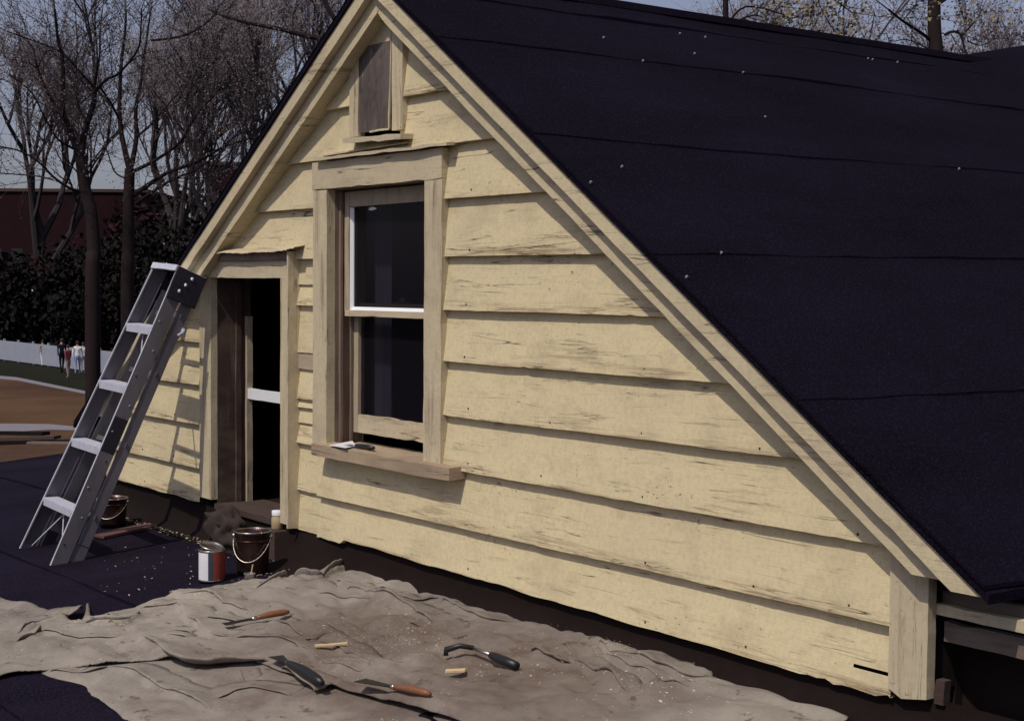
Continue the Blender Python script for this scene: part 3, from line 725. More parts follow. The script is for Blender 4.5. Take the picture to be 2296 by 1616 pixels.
# ==================================================================================== planks stacked on the far edge
def plank_thing(p0, p1, wd, th, mat, label, h=0.0, seed=0):
    a, b = DK(*p0, h), DK(*p1, h); ax = (b-a).normalized(); wv = Vector((0, 0, 1)).cross(ax).normalized()*wd
    mb = MB(); mb.plank(a+Vector((0, 0, .004)), b+Vector((0, 0, .004)), wv, (0, 0, th), .15, .003, seed); o = recentre(mb.build('plank', M[mat])); return tag(o, label, 'plank', 'loose planks at the far roof edge')
plank_thing((-60, 1000), (165, 994), .14, .025, 'tarblack', 'darkest wide plank lying nearest the ladder at the far roof edge', 0, 1)
plank_thing((-60, 992), (120, 986), .12, .028, 'board', 'brown plank lying on top of the pile at the far roof edge', .03, 2)
plank_thing((60, 996), (178, 997), .06, .018, 'greyboard', 'short pale grey splintered plank by the far roof edge', .058, 3)
plank_thing((-80, 976), (95, 977), .10, .03, 'tarblack', 'black plank farthest out on the pile at the roof edge', .06, 4)

# ==================================================================================== DROP CLOTHS
def seg_dist(p, a, b):
    d = (b-a); L = d.length_squared; t = max(0, min(1, (p-a).dot(d)/L)); q = a+d*t
    return (p-q).length, (d.x*(p-a).y-d.y*(p-a).x), t
def to2(px): v = DK(*px); return Vector((v.x, v.y))
def A(z): return (35.4+z[0]*.2932, 1240+z[1]*.2932)
def B(z): return (637.7+z[0]*.298, 1133.8+z[1]*.298)
def C(z): return (1204.6+z[0]*.342, 1062.9+z[1]*.342)
# folds: polyline, height, width  (steep on the near side, gentle away)
FOLDS = [
 ([A(p) for p in [(900,600),(1000,720),(1100,820),(1240,905),(1500,930),(1950,895)]], .042, .10),
 ([A(p) for p in [(1240,450),(1350,580),(1500,690),(1600,720),(1760,660)]], .028, .06),
 ([A(p) for p in [(520,590),(650,610),(830,600),(950,500)]], .040, .07),
 ([A(p) for p in [(1180,350),(1280,385),(1480,385),(1600,470),(1700,500),(1870,550)]], .028, .06),
 ([A(p) for p in [(1870,560),(2000,600),(2130,680),(2290,740)]]+[B((230,1080)), B((690,1270))], .018, .05),
 ([A(p) for p in [(2040,940),(2150,1020),(2290,1110)]], .024, .05),
 ([A(p) for p in [(1060,650),(1350,670)]], .014, .03), ([A(p) for p in [(1150,700),(1320,720)]], .014, .03),
 ([A(p) for p in [(1680,710),(2000,760),(2200,830)]], .018, .05),
 ([A(p) for p in [(20,700),(120,620),(380,560),(520,470)]], .035, .08),
 ([A(p) for p in [(0,760),(90,730),(200,660)]], .040, .07),
 ([B(p) for p in [(370,620),(470,710),(680,790),(900,850),(1100,940),(1230,1050),(1450,1020)]], .024, .06),
 ([B(p) for p in [(1190,770),(1400,880),(1550,930),(1720,950)]], .020, .05),
 ([B(p) for p in [(940,960),(1100,1010),(1300,1060)]], .016, .04),
 ([B(p) for p in [(700,740),(960,790),(1160,760)]], .012, .04),
 ([B(p) for p in [(1850,1150),(1960,1220),(2100,1250)]], .028, .05),
 ([B(p) for p in [(0,700),(300,740),(660,820)]], .010, .05),
 ([C(p) for p in [(170,1190),(330,1350),(500,1440),(600,1520)]], .022, .04),
 ([C(p) for p in [(380,1220),(500,1300),(650,1370),(800,1430),(1000,1490)]], .020, .04),
 ([C(p) for p in [(0,1230),(120,1290),(230,1290)]], .020, .04),
 ([C(p) for p in [(400,1170),(520,1260),(900,1400),(1150,1400)]], .022, .05),
 ([A(p) for p in [(1830,340),(1960,330),(2080,280)]], .030, .04),
 ([B(p) for p in [(60,600),(150,640),(260,650),(330,600),(480,510)]], .060, .05),
 ([A(p) for p in [(960,470),(1240,450)]], .012, .04), ([A(p) for p in [(1450,550),(1700,600)]], .012, .05), ([A(p) for p in [(700,540),(800,600),(870,600)]], .02, .04),
 ([A(p) for p in [(200,640),(420,700),(800,700)]], .010, .09), ([B(p) for p in [(30,1150),(200,1180),(330,1270),(600,1320)]], .018, .05),
]
FOLDS2 = [([A(p) for p in [(730,890),(950,980),(1150,1080),(1300,1140),(1500,1230)]], .022, .06),
          ([A(p) for p in [(260,940),(500,960),(700,900)]], .014, .04),
          ([A(p) for p in [(1700,930),(1730,1000)]], .012, .03), ([A(p) for p in [(1500,1150),(1800,1080),(2100,1120)]], .012, .06)]
def foldh(p, folds):
    h = 0; sh = Vector((0, 0))
    for pts, hh, wd in folds:
        best = None
        for a, b in zip(pts, pts[1:]):
            if (p-(a+b)/2).length > (b-a).length+.3: continue
            d, s, t = seg_dist(p, a, b)
            if best is None or d < best[0]: best = (d, s, a, b)
        if best is None: continue
        d, s, a, b = best
        wdt = wd if s > 0 else wd*.30     # one flank steep
        if d < wdt*2.2:
            e0 = (p-pts[0]).length; e1 = (p-pts[-1]).length; tp = min(1, (min(e0, e1)+.02)/.14); tp = tp*tp*(3-2*tp)
            k = d/wdt; g = math.exp(-k*k*1.2); h = max(h, hh*tp*g)
            dr = (b-a).normalized(); n_ = Vector((dr.y, -dr.x))       # towards the steep side : the crest leans over it
            sh += n_*min(hh*.75, .026)*tp*math.exp(-(d/(wd*.45))**2)
    return h, sh
def cloth(name, outline, folds, zoff, seed, label, step=.014, amp=1.0):
    poly = [to2(p) for p in outline]; fl = [([to2(q) for q in pts], hh, wd) for pts, hh, wd in folds]
    # smooth the outline
    sm = []; k = len(poly)
    for i in range(k):
        p0, p1, p2, p3 = poly[i-1], poly[i], poly[(i+1) % k], poly[(i+2) % k]; n_ = max(2, int((p2-p1).length/.03))
        for q in range(min(n_, 12)):
            t = q/min(n_, 12); c_ = .5*((2*p1)+(p2-p0)*t+(2*p0-5*p1+4*p2-p3)*t*t+(3*p1-p0-3*p2+p3)*t*t*t)
            sm.append(c_+Vector((noise.noise(Vector((c_.x*7, c_.y*7, seed))), noise.noise(Vector((c_.x*7, c_.y*7, seed+5)))))*.012)
    poly = sm
    xs = [p.x for p in poly]; ys = [p.y for p in poly]; x0, y0 = min(xs)-step, min(ys)-step
    def inside(p):
        c = False; n = len(poly)
        for i in range(n):
            a, b = poly[i], poly[i-1]
            if (a.y > p.y) != (b.y > p.y) and p.x < (b.x-a.x)*(p.y-a.y)/(b.y-a.y)+a.x: c = not c
        return c
    def nearest(p):
        bd = 1e9; bq = None
        for i in range(len(poly)):
            a, b = poly[i], poly[i-1]
            if abs(a.x-p.x) > .25 or abs(a.y-p.y) > .25: continue
            d_ = b-a; L_ = d_.length_squared
            t = max(0, min(1, (p-a).dot(d_)/L_)) if L_ > 0 else 0; q = a+d_*t; dd = (p-q).length
            if dd < bd: bd, bq = dd, q
        return bd, bq
    bk = {}
    for i in range(len(poly)):
        a, b = poly[i], poly[i-1]; m_ = (a+b)/2; bk.setdefault((int(m_.x//.15), int(m_.y//.15)), []).append((a, b))
    def nearest(p):
        bd = 1e9; bq = None; gx, gy = int(p.x//.15), int(p.y//.15)
        for ix in (gx-1, gx, gx+1):
            for iy in (gy-1, gy, gy+1):
                for a, b in bk.get((ix, iy), ()):
                    d_ = b-a; L_ = d_.length_squared; t = max(0, min(1, (p-a).dot(d_)/L_)) if L_ > 0 else 0; q = a+d_*t; dd = (p-q).length
                    if dd < bd: bd, bq = dd, q
        return bd, bq
    idx = {}; v = []; f = []
    nx = int((max(xs)-x0)/step)+3; ny = int((max(ys)-y0)/step)+3
    ins = {(i, j): inside(Vector((x0+i*step, y0+j*step))) for i in range(nx) for j in range(ny)}
    def base_h(p):
        u_ = Vector((p.x+.10*noise.noise(Vector((p.x*2, p.y*2, seed+40))), p.y+.10*noise.noise(Vector((p.x*2, p.y*2, seed+50))), 0))
        c1 = abs(noise.noise(Vector((u_.x*2.2+u_.y*1.4, u_.y*4.4-u_.x*1.8, seed+9)))); c2 = abs(noise.noise(Vector((u_.x*4.5-u_.y*2.5, u_.y*6.5+u_.x*2.5, seed+19)))); c3 = abs(noise.noise(Vector((u_.x*9+u_.y*3, u_.y*13-u_.x*2, seed+29))))
        n1 = noise.noise(Vector((p.x*1.4, p.y*1.7, seed)))
        k_ = .55+.9*max(0, noise.noise(Vector((p.x*1.1, p.y*1.4, seed+60)))+.25)
        hb_ = .006+amp*(.012*(n1+.3)+k_*(.046*c1+.026*c2+.012*c3))
        return hb_
    def vert(i, j):
        if (i, j) in idx: return idx[i, j]
        p = Vector((x0+i*step, y0+j*step)); ed, q = nearest(p)
        if not ins[i, j] and q is not None: p = q.copy(); ed = 0
        h = base_h(p)
        fh, sh = foldh(p, fl); h += fh*.55
        h = h*min(1, .45+ed/.05)+(.030*max(0, noise.noise(Vector((p.x*4, p.y*4, seed+30)))) if ed < .05 else 0)*(1-min(1, ed/.05))
        h = max(.003, h)
        if ed > .02: p = p+sh*.5
        v.append((p.x, p.y, deckz(p.x, p.y)+zoff+h)); idx[i, j] = len(v)-1
        return idx[i, j]
    for i in range(nx-1):
        for j in range(ny-1):
            if ins[i, j]+ins[i+1, j]+ins[i, j+1]+ins[i+1, j+1] >= 2:
                f.append((vert(i, j), vert(i+1, j), vert(i+1, j+1), vert(i, j+1)))
    mb = MB(); mb.v = [Vector(q) for q in v]; mb.f = f
    # the pleats : ribbons of cloth that rise over the crest and tuck back under it
    prof = [(3.4, -.12), (2.5, .03), (1.7, .20), (1.05, .42), (.55, .66), (.18, .90), (-.06, 1.0), (-.17, .93), (-.19, .80), (-.08, .55), (.16, .28), (.36, .05)]
    for qi, (pts, hh, wd) in enumerate(fl):
        fine = []; k = len(pts)
        for i in range(k-1):
            p0 = pts[max(0, i-1)]; p1 = pts[i]; p2 = pts[i+1]; p3 = pts[min(k-1, i+2)]; n_ = max(3, int((p2-p1).length/.012))
            for q in range(n_):
                t = q/n_; fine.append(.5*((2*p1)+(p2-p0)*t+(2*p0-5*p1+4*p2-p3)*t*t+(3*p1-p0-3*p2+p3)*t*t*t))
        fine.append(pts[-1]); m_ = len(fine); P = []
        for i, p in enumerate(fine):
            dr = (fine[min(i+1, m_-1)]-fine[max(i-1, 0)])
            if dr.length < 1e-7: dr = Vector((1, 0))
            dr.normalize(); nn_ = Vector((-dr.y, dr.x)); e = min(i, m_-1-i)/m_; tp = min(1, e*5+.04); tp = tp*tp*(3-2*tp)
            wv_ = max(.25, 1+.9*noise.noise(Vector((p.x*4, p.y*4, qi)))); p = p+nn_*.010*noise.noise(Vector((p.x*7, p.y*7, qi+3)))
            P.append([(lambda c_: (c_.x, c_.y, deckz(c_.x, c_.y)+zoff+base_h(c_)+.002+hh*.82*tp*wv_*b_+(-.006 if tp < .1 else 0)))(p+nn_*a_*(wd*.5+.008)*(.35+.65*tp)) for a_, b_ in prof])
        mb.grid(P)
    o = mb.build(name, M['canvas'], smooth=True, recalc=False)
    md = o.modifiers.new('s', 'SOLIDIFY'); md.thickness = .004; md.offset = -1
    recentre(o); return tag(o, label, 'drop cloth', 'painters drop cloths')
upper_out = [(-120, 1340), (38, 1366), (90, 1376), (150, 1400), (182, 1404), (196, 1362), (208, 1395), (262, 1385), (380, 1346), (402, 1338), (445, 1336), (520, 1322), (560, 1318), (600, 1316), (650, 1308), (690, 1304), (742, 1284), (780, 1282), (850, 1291), (960, 1318),
             (1060, 1352), (1200, 1404), (1330, 1446), (1400, 1478), (1450, 1500), (1520, 1528), (1620, 1540), (1745, 1578), (1900, 1640), (1500, 1760), (1060, 1640), (900, 1600), (700, 1540), (560, 1500), (372, 1492), (252, 1500), (207, 1504), (103, 1514), (36, 1521), (-120, 1530)]
lower_out = [(100, 1504), (250, 1480), (500, 1480), (800, 1500), (1000, 1540), (1500, 1700), (1100, 1790), (560, 1790), (400, 1700), (300, 1630), (205, 1562), (178, 1540), (108, 1518)]
cloth('drop_cloth', lower_out, FOLDS2, .0, 3, 'lower canvas drop cloth peeking out under the front edge of the bigger one', .013, .45)
cloth('drop_cloth', upper_out, FOLDS, .016, 8, 'big rumpled canvas drop cloth spread along the foot of the wall', .0105)
# ==================================================================================== STEPLADDER
def make_ladder():
    Fr, Fl = DK(112, 1272), DK(42, 1232)
    Tr, Tl = W(399, 602, -.235), W(344, 596, -.235)
    # keep the left rail parallel in depth with the rungs as seen in the photo
    root = empty('stepladder', Fr, 'folded aluminium stepladder with black top end leaning on the gable', 'ladder')
    up = (Tr-Fr).normalized(); wv = (Fl-Fr); wv = (wv-up*wv.dot(up)).normalized()
    dv = up.cross(wv).normalized()
    if dv.y < 0: dv = -dv
    L = (Tr-Fr).length
    DF, DR = .078, .058      # front and rear rail depth
    gap = .018
    def rail(F, T, s, nm):
        a = (T-F)/L; ix = wv*s       # inward
        mb = MB()                    # C channel : web + two flanges, slightly dinged
        N_ = 26
        def q(t, w_, d_, sd): return F+a*(L*t)+ix*w_+dv*d_+ix*(.0015*noise.noise(Vector((t*9, sd, 0))))
        P = []
        prof = [(.026, 0), (0, 0), (0, DF), (.026, DF), (.026, DF-.003), (.003, DF-.003), (.003, .003), (.026, .003)]
        for i in range(N_+1):
            P.append([q(i/N_, w_, d_, s) for w_, d_ in prof]+[q(i/N_, *prof[0], s)])
        mb.grid(P); mb.f.append(tuple(range(8))); mb.f.append(tuple(N_*9+k for k in range(8)))
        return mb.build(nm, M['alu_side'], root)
    r1 = rail(Fr, Tr, 1, 'front_rail'); r2 = rail(Fl, Tl, -1, 'front_rail')
    # front flange edges in paler metal, sunlit brightness put into the colour
    for F, T, s, pr in ((Fr, Tr, 1, r1), (Fl, Tl, -1, r2)):
        mb = MB(); a = (T-F).normalized(); mb.plank(F+a*.01-dv*.0022, T-dv*.0022, wv*s*.013, dv*.002, .1, .0004, 3); mb.build('rail_lip', M['alu'], pr)
    # rear rails
    for F, T, s in ((Fr, Tr, 1), (Fl, Tl, -1)):
        off = dv*(DF+gap)+wv*s*.008; a = (T-F)/L
        F2 = F+off+a*.06; T2 = T+off-a*.22*0-a*.10; mb = MB(); mb.plank(F2, T2, wv*s*.020, dv*DR, .12, .001, 5)
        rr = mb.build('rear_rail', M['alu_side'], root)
        mb = MB(); mb.plank(F2-a*.02-dv*.002, F2+a*.10-dv*.002, wv*s*.024, dv*(DR+.004), .05, .001, 6); mb.build('foot_pad', M['plastic'], rr)
    # treads : photo heights of the front edges on the right rail
    for (rx, ry, lx, ly) in ((329, 728, 285, 720), (275, 862, 222, 850), (218, 1000, 160, 982), (156, 1140, 98, 1112)):
        # parameter along rail from its pixel
        def par(F, T, px, py):
            best = min(range(401), key=lambda k: (proj(F.lerp(T, k/400))-Vector((px, py))).length); return best/400
        tr = par(Fr, Tr, rx, ry); tl = tr
        a = Fr.lerp(Tr, tr); b = Fl.lerp(Tl, tl); up_ = Vector((0, 0, 1)); ax = (b-a).normalized()
        d_lvl = (dv-up_*dv.z).normalized()
        mb = MB()
        mb.plank(a+ax*.003-d_lvl*.004, b-ax*.003-d_lvl*.004, d_lvl*.075, up_*.004, .05, .0004, 7)
        mb.plank(a+ax*.003-d_lvl*.006, b-ax*.003-d_lvl*.006, -up_*.040, d_lvl*.003, .05, .0004, 8)
        mb.plank(a+ax*.003+d_lvl*.066, b-ax*.003+d_lvl*.066, -up_*.024, d_lvl*.003, .05, .0004, 8)
        mb.build('step', M['alu'], root)
    # rear horizontals and diagonal straps
    for t in (.18, .42, .66, .86):
        a = Fr.lerp(Tr, t)+dv*(DF+gap+.02); b = Fl.lerp(Tl, t)+dv*(DF+gap+.02); mb = MB(); mb.plank(a, b, up*.026, dv*.004, .08, .0005, 4); mb.build('rear_brace', M['alu_side'], root)
    for t0, t1, sw in ((.02, .20, 0), (.02, .20, 1), (.62, .80, 1)):
        a = (Fr if sw else Fl).lerp(Tr if sw else Tl, t0)+dv*.05; b = Fr.lerp(Tr, t1).lerp(Fl.lerp(Tl, t1), .35+.3*sw)+dv*.05
        mb = MB(); mb.plank(a+wv*(.01 if sw else -.01), b, wv*.012, dv*.003, .08, .0005, 4); mb.build('strap', M['alu'], root)
    for k in range(9):
        c = Fr.lerp(Tr, .08+.093*k)+dv*(.020+.032*(k % 2))-wv*.0015; mb = MB(); mb.lathe([(0, -.003), (.005, -.002), (.006, .002)], c, 8, wv); mb.build('rivet', M['nail' if k % 3 else 'rust'], root)
    # top cap : black moulded ends with an aluminium front lip
    capR = Fr.lerp(Tr, .905); capT = Tr+up*.012
    mb = MB(); mb.plank(capR-wv*.016-dv*.004, capT-wv*.016-dv*.004, wv*.016, dv*(DF+gap+DR+.018), .04, .003, 9, chip=.004); mb.build('top_end_plate', M['plastic'], root, bevel=.003)
    mb = MB(); mb.plank(Fl.lerp(Tl, .905)-dv*.004, Tl+up*.012-dv*.004, wv*.012, dv*(DF+gap+DR+.018), .04, .001, 9); mb.build('top_end_plate', M['plastic'], root, bevel=.003)
    mb = MB(); mb.plank(Tr-dv*.012-up*.016, Tl-dv*.012-up*.016, up*.034, dv*.012, .05, .001, 10); mb.plank(Tr+up*.012, Tl+up*.012, dv*(DF+gap+DR+.012), up*.006, .05, .001, 10)
    mb.build('top_cap', M['alu'], root, bevel=.002)
    for k in range(3):
        mb = MB(); c = capR.lerp(capT, .3+.25*k)+dv*(.05+.02*k)-wv*.017; mb.blob(c, (.008, .008, .010), k, .3, 2, 2); mb.build('rivet', M['white'], root)
    mb = MB(); c = Tr-up*.30+dv*(DF+gap+DR+.01); mb.blob(c, (.010, .012, .020), 3, .3, 2, 2); mb.tube([c, c-up*.03-dv*.02], .006, 6); mb.build('latch', M['alu'], root)
    # foot shoes
    for F, s in ((Fr, 1), (Fl, -1)):
        mb = MB(); mb.plank(F-up*.0+wv*(-s*.002), F+up*.05+wv*(-s*.002), wv*s*.03, dv*(DF+.002), .03, .001, 11); mb.build('foot_pad', M['alu_side'], root)
    # thin black strip on the right rail half way
    ta = .385; tb = .50
    mb = MB(); mb.plank(Fr.lerp(Tr, ta)-wv*.0015+dv*.002, Fr.lerp(Tr, tb)-wv*.0015+dv*.002, wv*.003, dv*(DF-.003), .05, .0002, 12); mb.build('dark_patch', M['plastic'], root)
def proj(p):
    d = Vector(p)-CAMP; z = d.dot(FW); return Vector((1148+FPX*d.dot(RT)/z, 808-FPX*d.dot(UP)/z))
make_ladder()

# ==================================================================================== CANS, PAILS, JARS
def on_deck(px, py): p = DK(px, py); return Vector((p.x, p.y, deckz(p.x, p.y)+.010))
def pail(px, py, r, h, label, mat='steel_dirty', handle=1):
    c = on_deck(px, py); root = empty('metal_pail', c, label, 'pail', 'metal pails on the roof')
    mb = MB(); mb.lathe([(0, .006), (r*.80, .006), (r*.82, 0), (r*.86, .02), (r*.93, h*.55), (r*.97, h*.93), (r, h*.95), (r*1.02, h*.98), (r, h), (r*.97, h*.985), (r*.92, h*.93), (r*.80, h*.12), (0, h*.12)], c, 36); mb.build('body', M[mat], root, smooth=True)
    mb = MB(); mb.tube([c+Vector((r*1.005*math.cos(a), r*1.005*math.sin(a), h)) for a in [2*math.pi*k/40 for k in range(41)]], .0035, 6); mb.build('rim', M['steel'], root, smooth=True)
    mb = MB(); mb.tube([c+Vector((r*.97*math.cos(a), r*.97*math.sin(a), h*.80)) for a in [2*math.pi*k/40 for k in range(41)]], .0025, 6); mb.build('bead', M['steel_dirty'], root, smooth=True)
    pts = []
    for k in range(21):
        a = math.pi*k/20; s = Vector((math.cos(a)*r*1.03, -math.sin(a)*r*1.15, h*.88-math.sin(a)*h*.55*handle)); s.rotate(Quaternion((0, 0, 1), .85)); pts.append(c+s)
    mb = MB(); mb.tube(pts, .0028, 6); mb.build('handle', M['steel'], root, smooth=True)
    for e in (pts[0], pts[-1]):
        mb = MB(); mb.blob(e, (.010, .010, .012), 1, .1, 1, 2); mb.build('lug', M['steel'], root)
    return root
pail(566, 1288, .088, .205, 'dark dirty metal pail with shiny rim in front of the doorway')
pail(252, 1182, .088, .165, 'metal pail with hanging wire handle behind the stepladder')
# paint can, white and red label
c = on_deck(475, 1305); root = empty('paint_can', c, 'small paint can with white and red label, lid pried up', 'can')
r, h = .064, .150
mb = MB(); mb.lathe([(0, .003), (r*.97, .003), (r, 0), (r, .006), (r*.985, .010)], c, 32); mb.build('base_ring', M['steel'], root, smooth=True); mb = MB(); mb.lathe([(r*.985, h-.010), (r, h-.006), (r*1.01, h), (r*.97, h+.001), (r*.90, h-.004), (r*.88, h-.02), (0, h-.03)], c, 32); mb.build('rim', M['steel'], root, smooth=True)
M['darklabel'] = simple('dark_label', (.035, .045, .07), .5)
va = math.atan2((CAMP-c).y, (CAMP-c).x)
def arc(name, a0, a1, mat):
    mb = MB(); P = [[c+Vector((r*.985*math.cos(va+a), r*.985*math.sin(va+a), z)) for z in (.010, h*.5, h-.010)] for a in [a0+(a1-a0)*k/12 for k in range(13)]]; mb.grid(P); mb.build(name, M[mat], root, smooth=True)
arc('white_label', -1.35, -.28, 'white'); arc('dark_label', -.28, .12, 'darklabel'); arc('red_label', .12, 1.9, 'redbrown'); arc('back_label', 1.9, 2*math.pi-1.35, 'darklabel')
mb = MB(); lc = c+Vector((0, 0, h+.014)); mb.lathe([(0, 0), (r*.80, 0), (r*.82, .004), (r*.92, .005), (r*.93, .001)], lc, 28, Vector((.25, .1, 1))); mb.build('lid', M['steel'], root, smooth=True)
# little tin of brushes / jar at cloth edge
c = on_deck(560, 1322)+Vector((0, 0, .02)); root = empty('tin_cup', c, 'tiny open tin standing at the cloth edge below the pail', 'tin')
mb = MB(); mb.lathe([(0, .002), (.024, .002), (.026, 0), (.027, .045), (.030, .048), (.026, .048), (.023, .006), (0, .006)], c, 24); mb.build('cup', M['steel'], root, smooth=True)
mb = MB(); mb.tube([c+Vector((0, 0, .01)), c+Vector((.012, .01, .09))], .003, 6); mb.build('stir_stick', M['woodchip'], root)
# jar and lump in the doorway
c = Vector((W(622, 1186, -.05).x, -.05, -1.30)); c.z = W(622, 1186, -.05).z
jz = c.z
mb = MB(); mb.box((c.x-.08, c.y-.05, deckz(c.x, c.y)+.003), (c.x+.06, c.y+.05, jz)); blk = mb.build('wood_block', M['board'], bevel=.004); recentre(blk); tag(blk, 'dark wood block standing under the glass jar by the door', 'wood block')
root = empty('glass_jar', c, 'amber glass jar with white lid beside the right door post', 'jar')
M['amber'] = simple('amber_jar', (.42, .34, .20), .25, var=.3)
mb = MB(); mb.lathe([(0, .0), (.026, 0), (.030, .006), (.031, .055), (.026, .066), (.026, .072)], c, 24); mb.build('body', M['amber'], root, smooth=True)
mb = MB(); mb.lathe([(.028, .072), (.0285, .094), (.026, .096), (0, .096)], c, 24); mb.build('lid', M['white'], root, smooth=True)
c = W(520, 1205, -.10); mb = MB(); mb.blob((c.x, -.12, deckz(c.x, -.12)+.10), (.17, .075, .12), 4, .45, 2.2, 4); mb.blob((c.x-.06, -.13, deckz(c.x, -.12)+.16), (.14, .05, .05), 7, .6, 2.6, 3)
sack = mb.build('rag_bundle', M['burlap'], smooth=True); recentre(sack); tag(sack, 'brown bundle of rags heaped in front of the door opening', 'rags')
# brown board lying behind the ladder foot
a, b = DK(232, 1212), DK(352, 1186); mb = MB(); ax = (b-a).normalized(); mb.plank(a+Vector((0, 0, .012)), b+Vector((0, 0, .012)), Vector((0, 0, 1)).cross(ax)*.11, (0, 0, .014), .06, .002, 5)
o = recentre(mb.build('scrap_board', simple('scrap_board_mat', (.10, .045, .042), .8, var=.3))); tag(o, 'short reddish brown scrap board under the pail behind the ladder', 'board')

# ==================================================================================== TOOLS
def cloth_z(x, y): return deckz(x, y)+.016
def tool(name, p_blade, p_end, label, cat, bl=.4, blade_w=.05, hmat='blackhandle', bmat='blackhandle', lift=.062, neck=True, hw=.013):
    a, b = DK(*p_blade, lift), DK(*p_end, lift); root = empty(name, a, label, cat)
    ax = (b-a).normalized(); L = (b-a).length; sd_ = Vector((0, 0, 1)).cross(ax).normalized(); up = ax.cross(sd_)
    # blade: thin, flared
    mb = MB(); e = a+ax*L*bl
    mb.hexa([a-sd_*blade_w*.4-up*.001, a+sd_*blade_w*.4-up*.001, e+sd_*.010-up*.002, e-sd_*.010-up*.002, a-sd_*blade_w*.4+up*.001, a+sd_*blade_w*.4+up*.001, e+sd_*.010+up*.003, e-sd_*.010+up*.003])
    mb.build('blade', M[bmat], root, bevel=.0008)
    mb = MB(); mb.tube([e, e+ax*.02], [.008, .010], 10); mb.build('ferrule', M['steel'], root, smooth=True)
    s = e+ax*.018; n = 8; mb = MB()
    mb.tube([s.lerp(b, k/n)+up*.004*math.sin(k/n*3.1) for k in range(n+1)], [hw*(.62+.38*math.sin(min(1, k/n*1.15)*math.pi*.8)+.10*(k/n)) for k in range(n)]+[hw*.55], 12); mb.build('handle', M[hmat], root, smooth=True)
    return root
tool('putty_knife', (502, 1399), (648, 1371), 'orange handled scraper with dark oval blade on the rumpled cloth', 'scraper', .42, .060, 'orange')
tool('paint_scraper', (618, 1470), (722, 1530), 'all black scraper lying across a fold of the cloth', 'scraper', .25, .075, hw=.019)
tool('paint_scraper', (806, 1524), (965, 1556), 'scraper with broad black blade and orange red handle near the lower edge', 'scraper', .45, .075, 'orange', hw=.013, lift=.078)
# hooked scraper with steel shank
a, m_, e_ = DK(1000, 1456, .07), DK(1062, 1452, .072), DK(1158, 1492, .070); root = empty('hook_scraper', a, 'pull scraper with bright steel shank and thick black grip', 'scraper')
mb = MB(); mb.tube([a-Vector((0, 0, .02)), a, a.lerp(m_, .5)+Vector((0, 0, .012)), m_], [.010, .012, .010, .009], 8); mb.build('hook_blade', M['blackhandle'], root, smooth=True)
mm = m_.lerp(e_, .42); mb = MB(); mb.tube([m_-(e_-m_)*.08, mm], .0075, 10); mb.build('shank', M['steel'], root, smooth=True)
mb = MB(); mb.tube([mm, mm.lerp(e_, .15), mm.lerp(e_, .6), e_], [.013, .017, .018, .015], 14); mb.build('grip', M['blackhandle'], root, smooth=True)
# putty knife and paper on the window sill
sillz = sR.z+.003
def SP(px, py, h=0.0):
    d = ray(px, py); return CAMP+d*((sillz+.006+h)/d.z)
q4 = [SP(738, 998), SP(775, 1006), SP(800, 1000), SP(790, 990)]
mb = MB(); mb.add([q+Vector((0, 0, .004*(k % 2))) for k, q in enumerate(q4)], [(0, 1, 2, 3)]); pp = mb.build('paper_scrap', M['white'], solid=.0015); recentre(pp); tag(pp, 'folded white paper scrap under the putty knife on the window sill', 'paper')
p0, p1 = SP(778, 996, .008), SP(838, 1004, .012); root = empty('putty_knife', p0, 'small steel putty knife with dark handle on the window sill', 'scraper'); ax = (p1-p0).normalized(); sd2 = Vector((0, 0, 1)).cross(ax)
mb = MB(); e = p0+ax*(p1-p0).length*.35; mb.hexa([p0-sd2*.018-Vector((0, 0, .001)), p0+sd2*.018-Vector((0, 0, .001)), e+sd2*.007-Vector((0, 0, .001)), e-sd2*.007-Vector((0, 0, .001)), p0-sd2*.018, p0+sd2*.018, e+sd2*.007, e-sd2*.007]); mb.build('blade', M['steel'], root)
mb = MB(); mb.tube([e, e.lerp(p1, .3), e.lerp(p1, .7), p1], [.009, .012, .013, .008], 10); mb.build('handle', M['blackhandle'], root, smooth=True)
# raw wood splinters on the cloth
def splinter(p0, p1, label, wd=.02):
    a, b = DK(*p0, .058), DK(*p1, .058); ax = (b-a).normalized(); mb = MB(); mb.plank(a, b, Vector((0, 0, 1)).cross(ax)*wd, (0, 0, .006), .02, .004, int(p0[0])); o = recentre(mb.build('wood_splinter', M['woodchip'])); tag(o, label, 'wood scrap', 'wood scraps on the cloth')
splinter((708, 1450), (776, 1445), 'long pale wood splinter on the cloth, left of the other scrap', .022)
splinter((994, 1508), (1040, 1506), 'short square pale wood scrap on the cloth near the orange red handle', .035)

# paint flakes : nobody could count them
mb = MB(); rnd = random.Random(4)
def flake(x, y, z, s):
    a = rnd.random()*6.28; u = Vector((math.cos(a), math.sin(a), rnd.uniform(-.3, .5))).normalized(); v_ = Vector((-math.sin(a), math.cos(a), rnd.uniform(-.3, .3)))
    c = Vector((x, y, z)); mb.add([c-u*s-v_*s*.4, c+u*s*.8-v_*s*.5, c+u*s+v_*s*.5, c-u*s*.7+v_*s*.4], [(0, 1, 2, 3)])
M_fl = MB
for k in range(900):
    t = rnd.random(); p = DK(rnd.gauss(850, 90), rnd.gauss(1470, 28), .0)
    flake(p.x, p.y, deckz(p.x, p.y)+.056+rnd.random()*.012, rnd.uniform(.001, .0032))
for k in range(300):
    p = DK(rnd.gauss(1300, 160), 1440+rnd.gauss(0, 22)+(rnd.random())*40, 0); flake(p.x, p.y, deckz(p.x, p.y)+.056, rnd.uniform(.001, .0032))
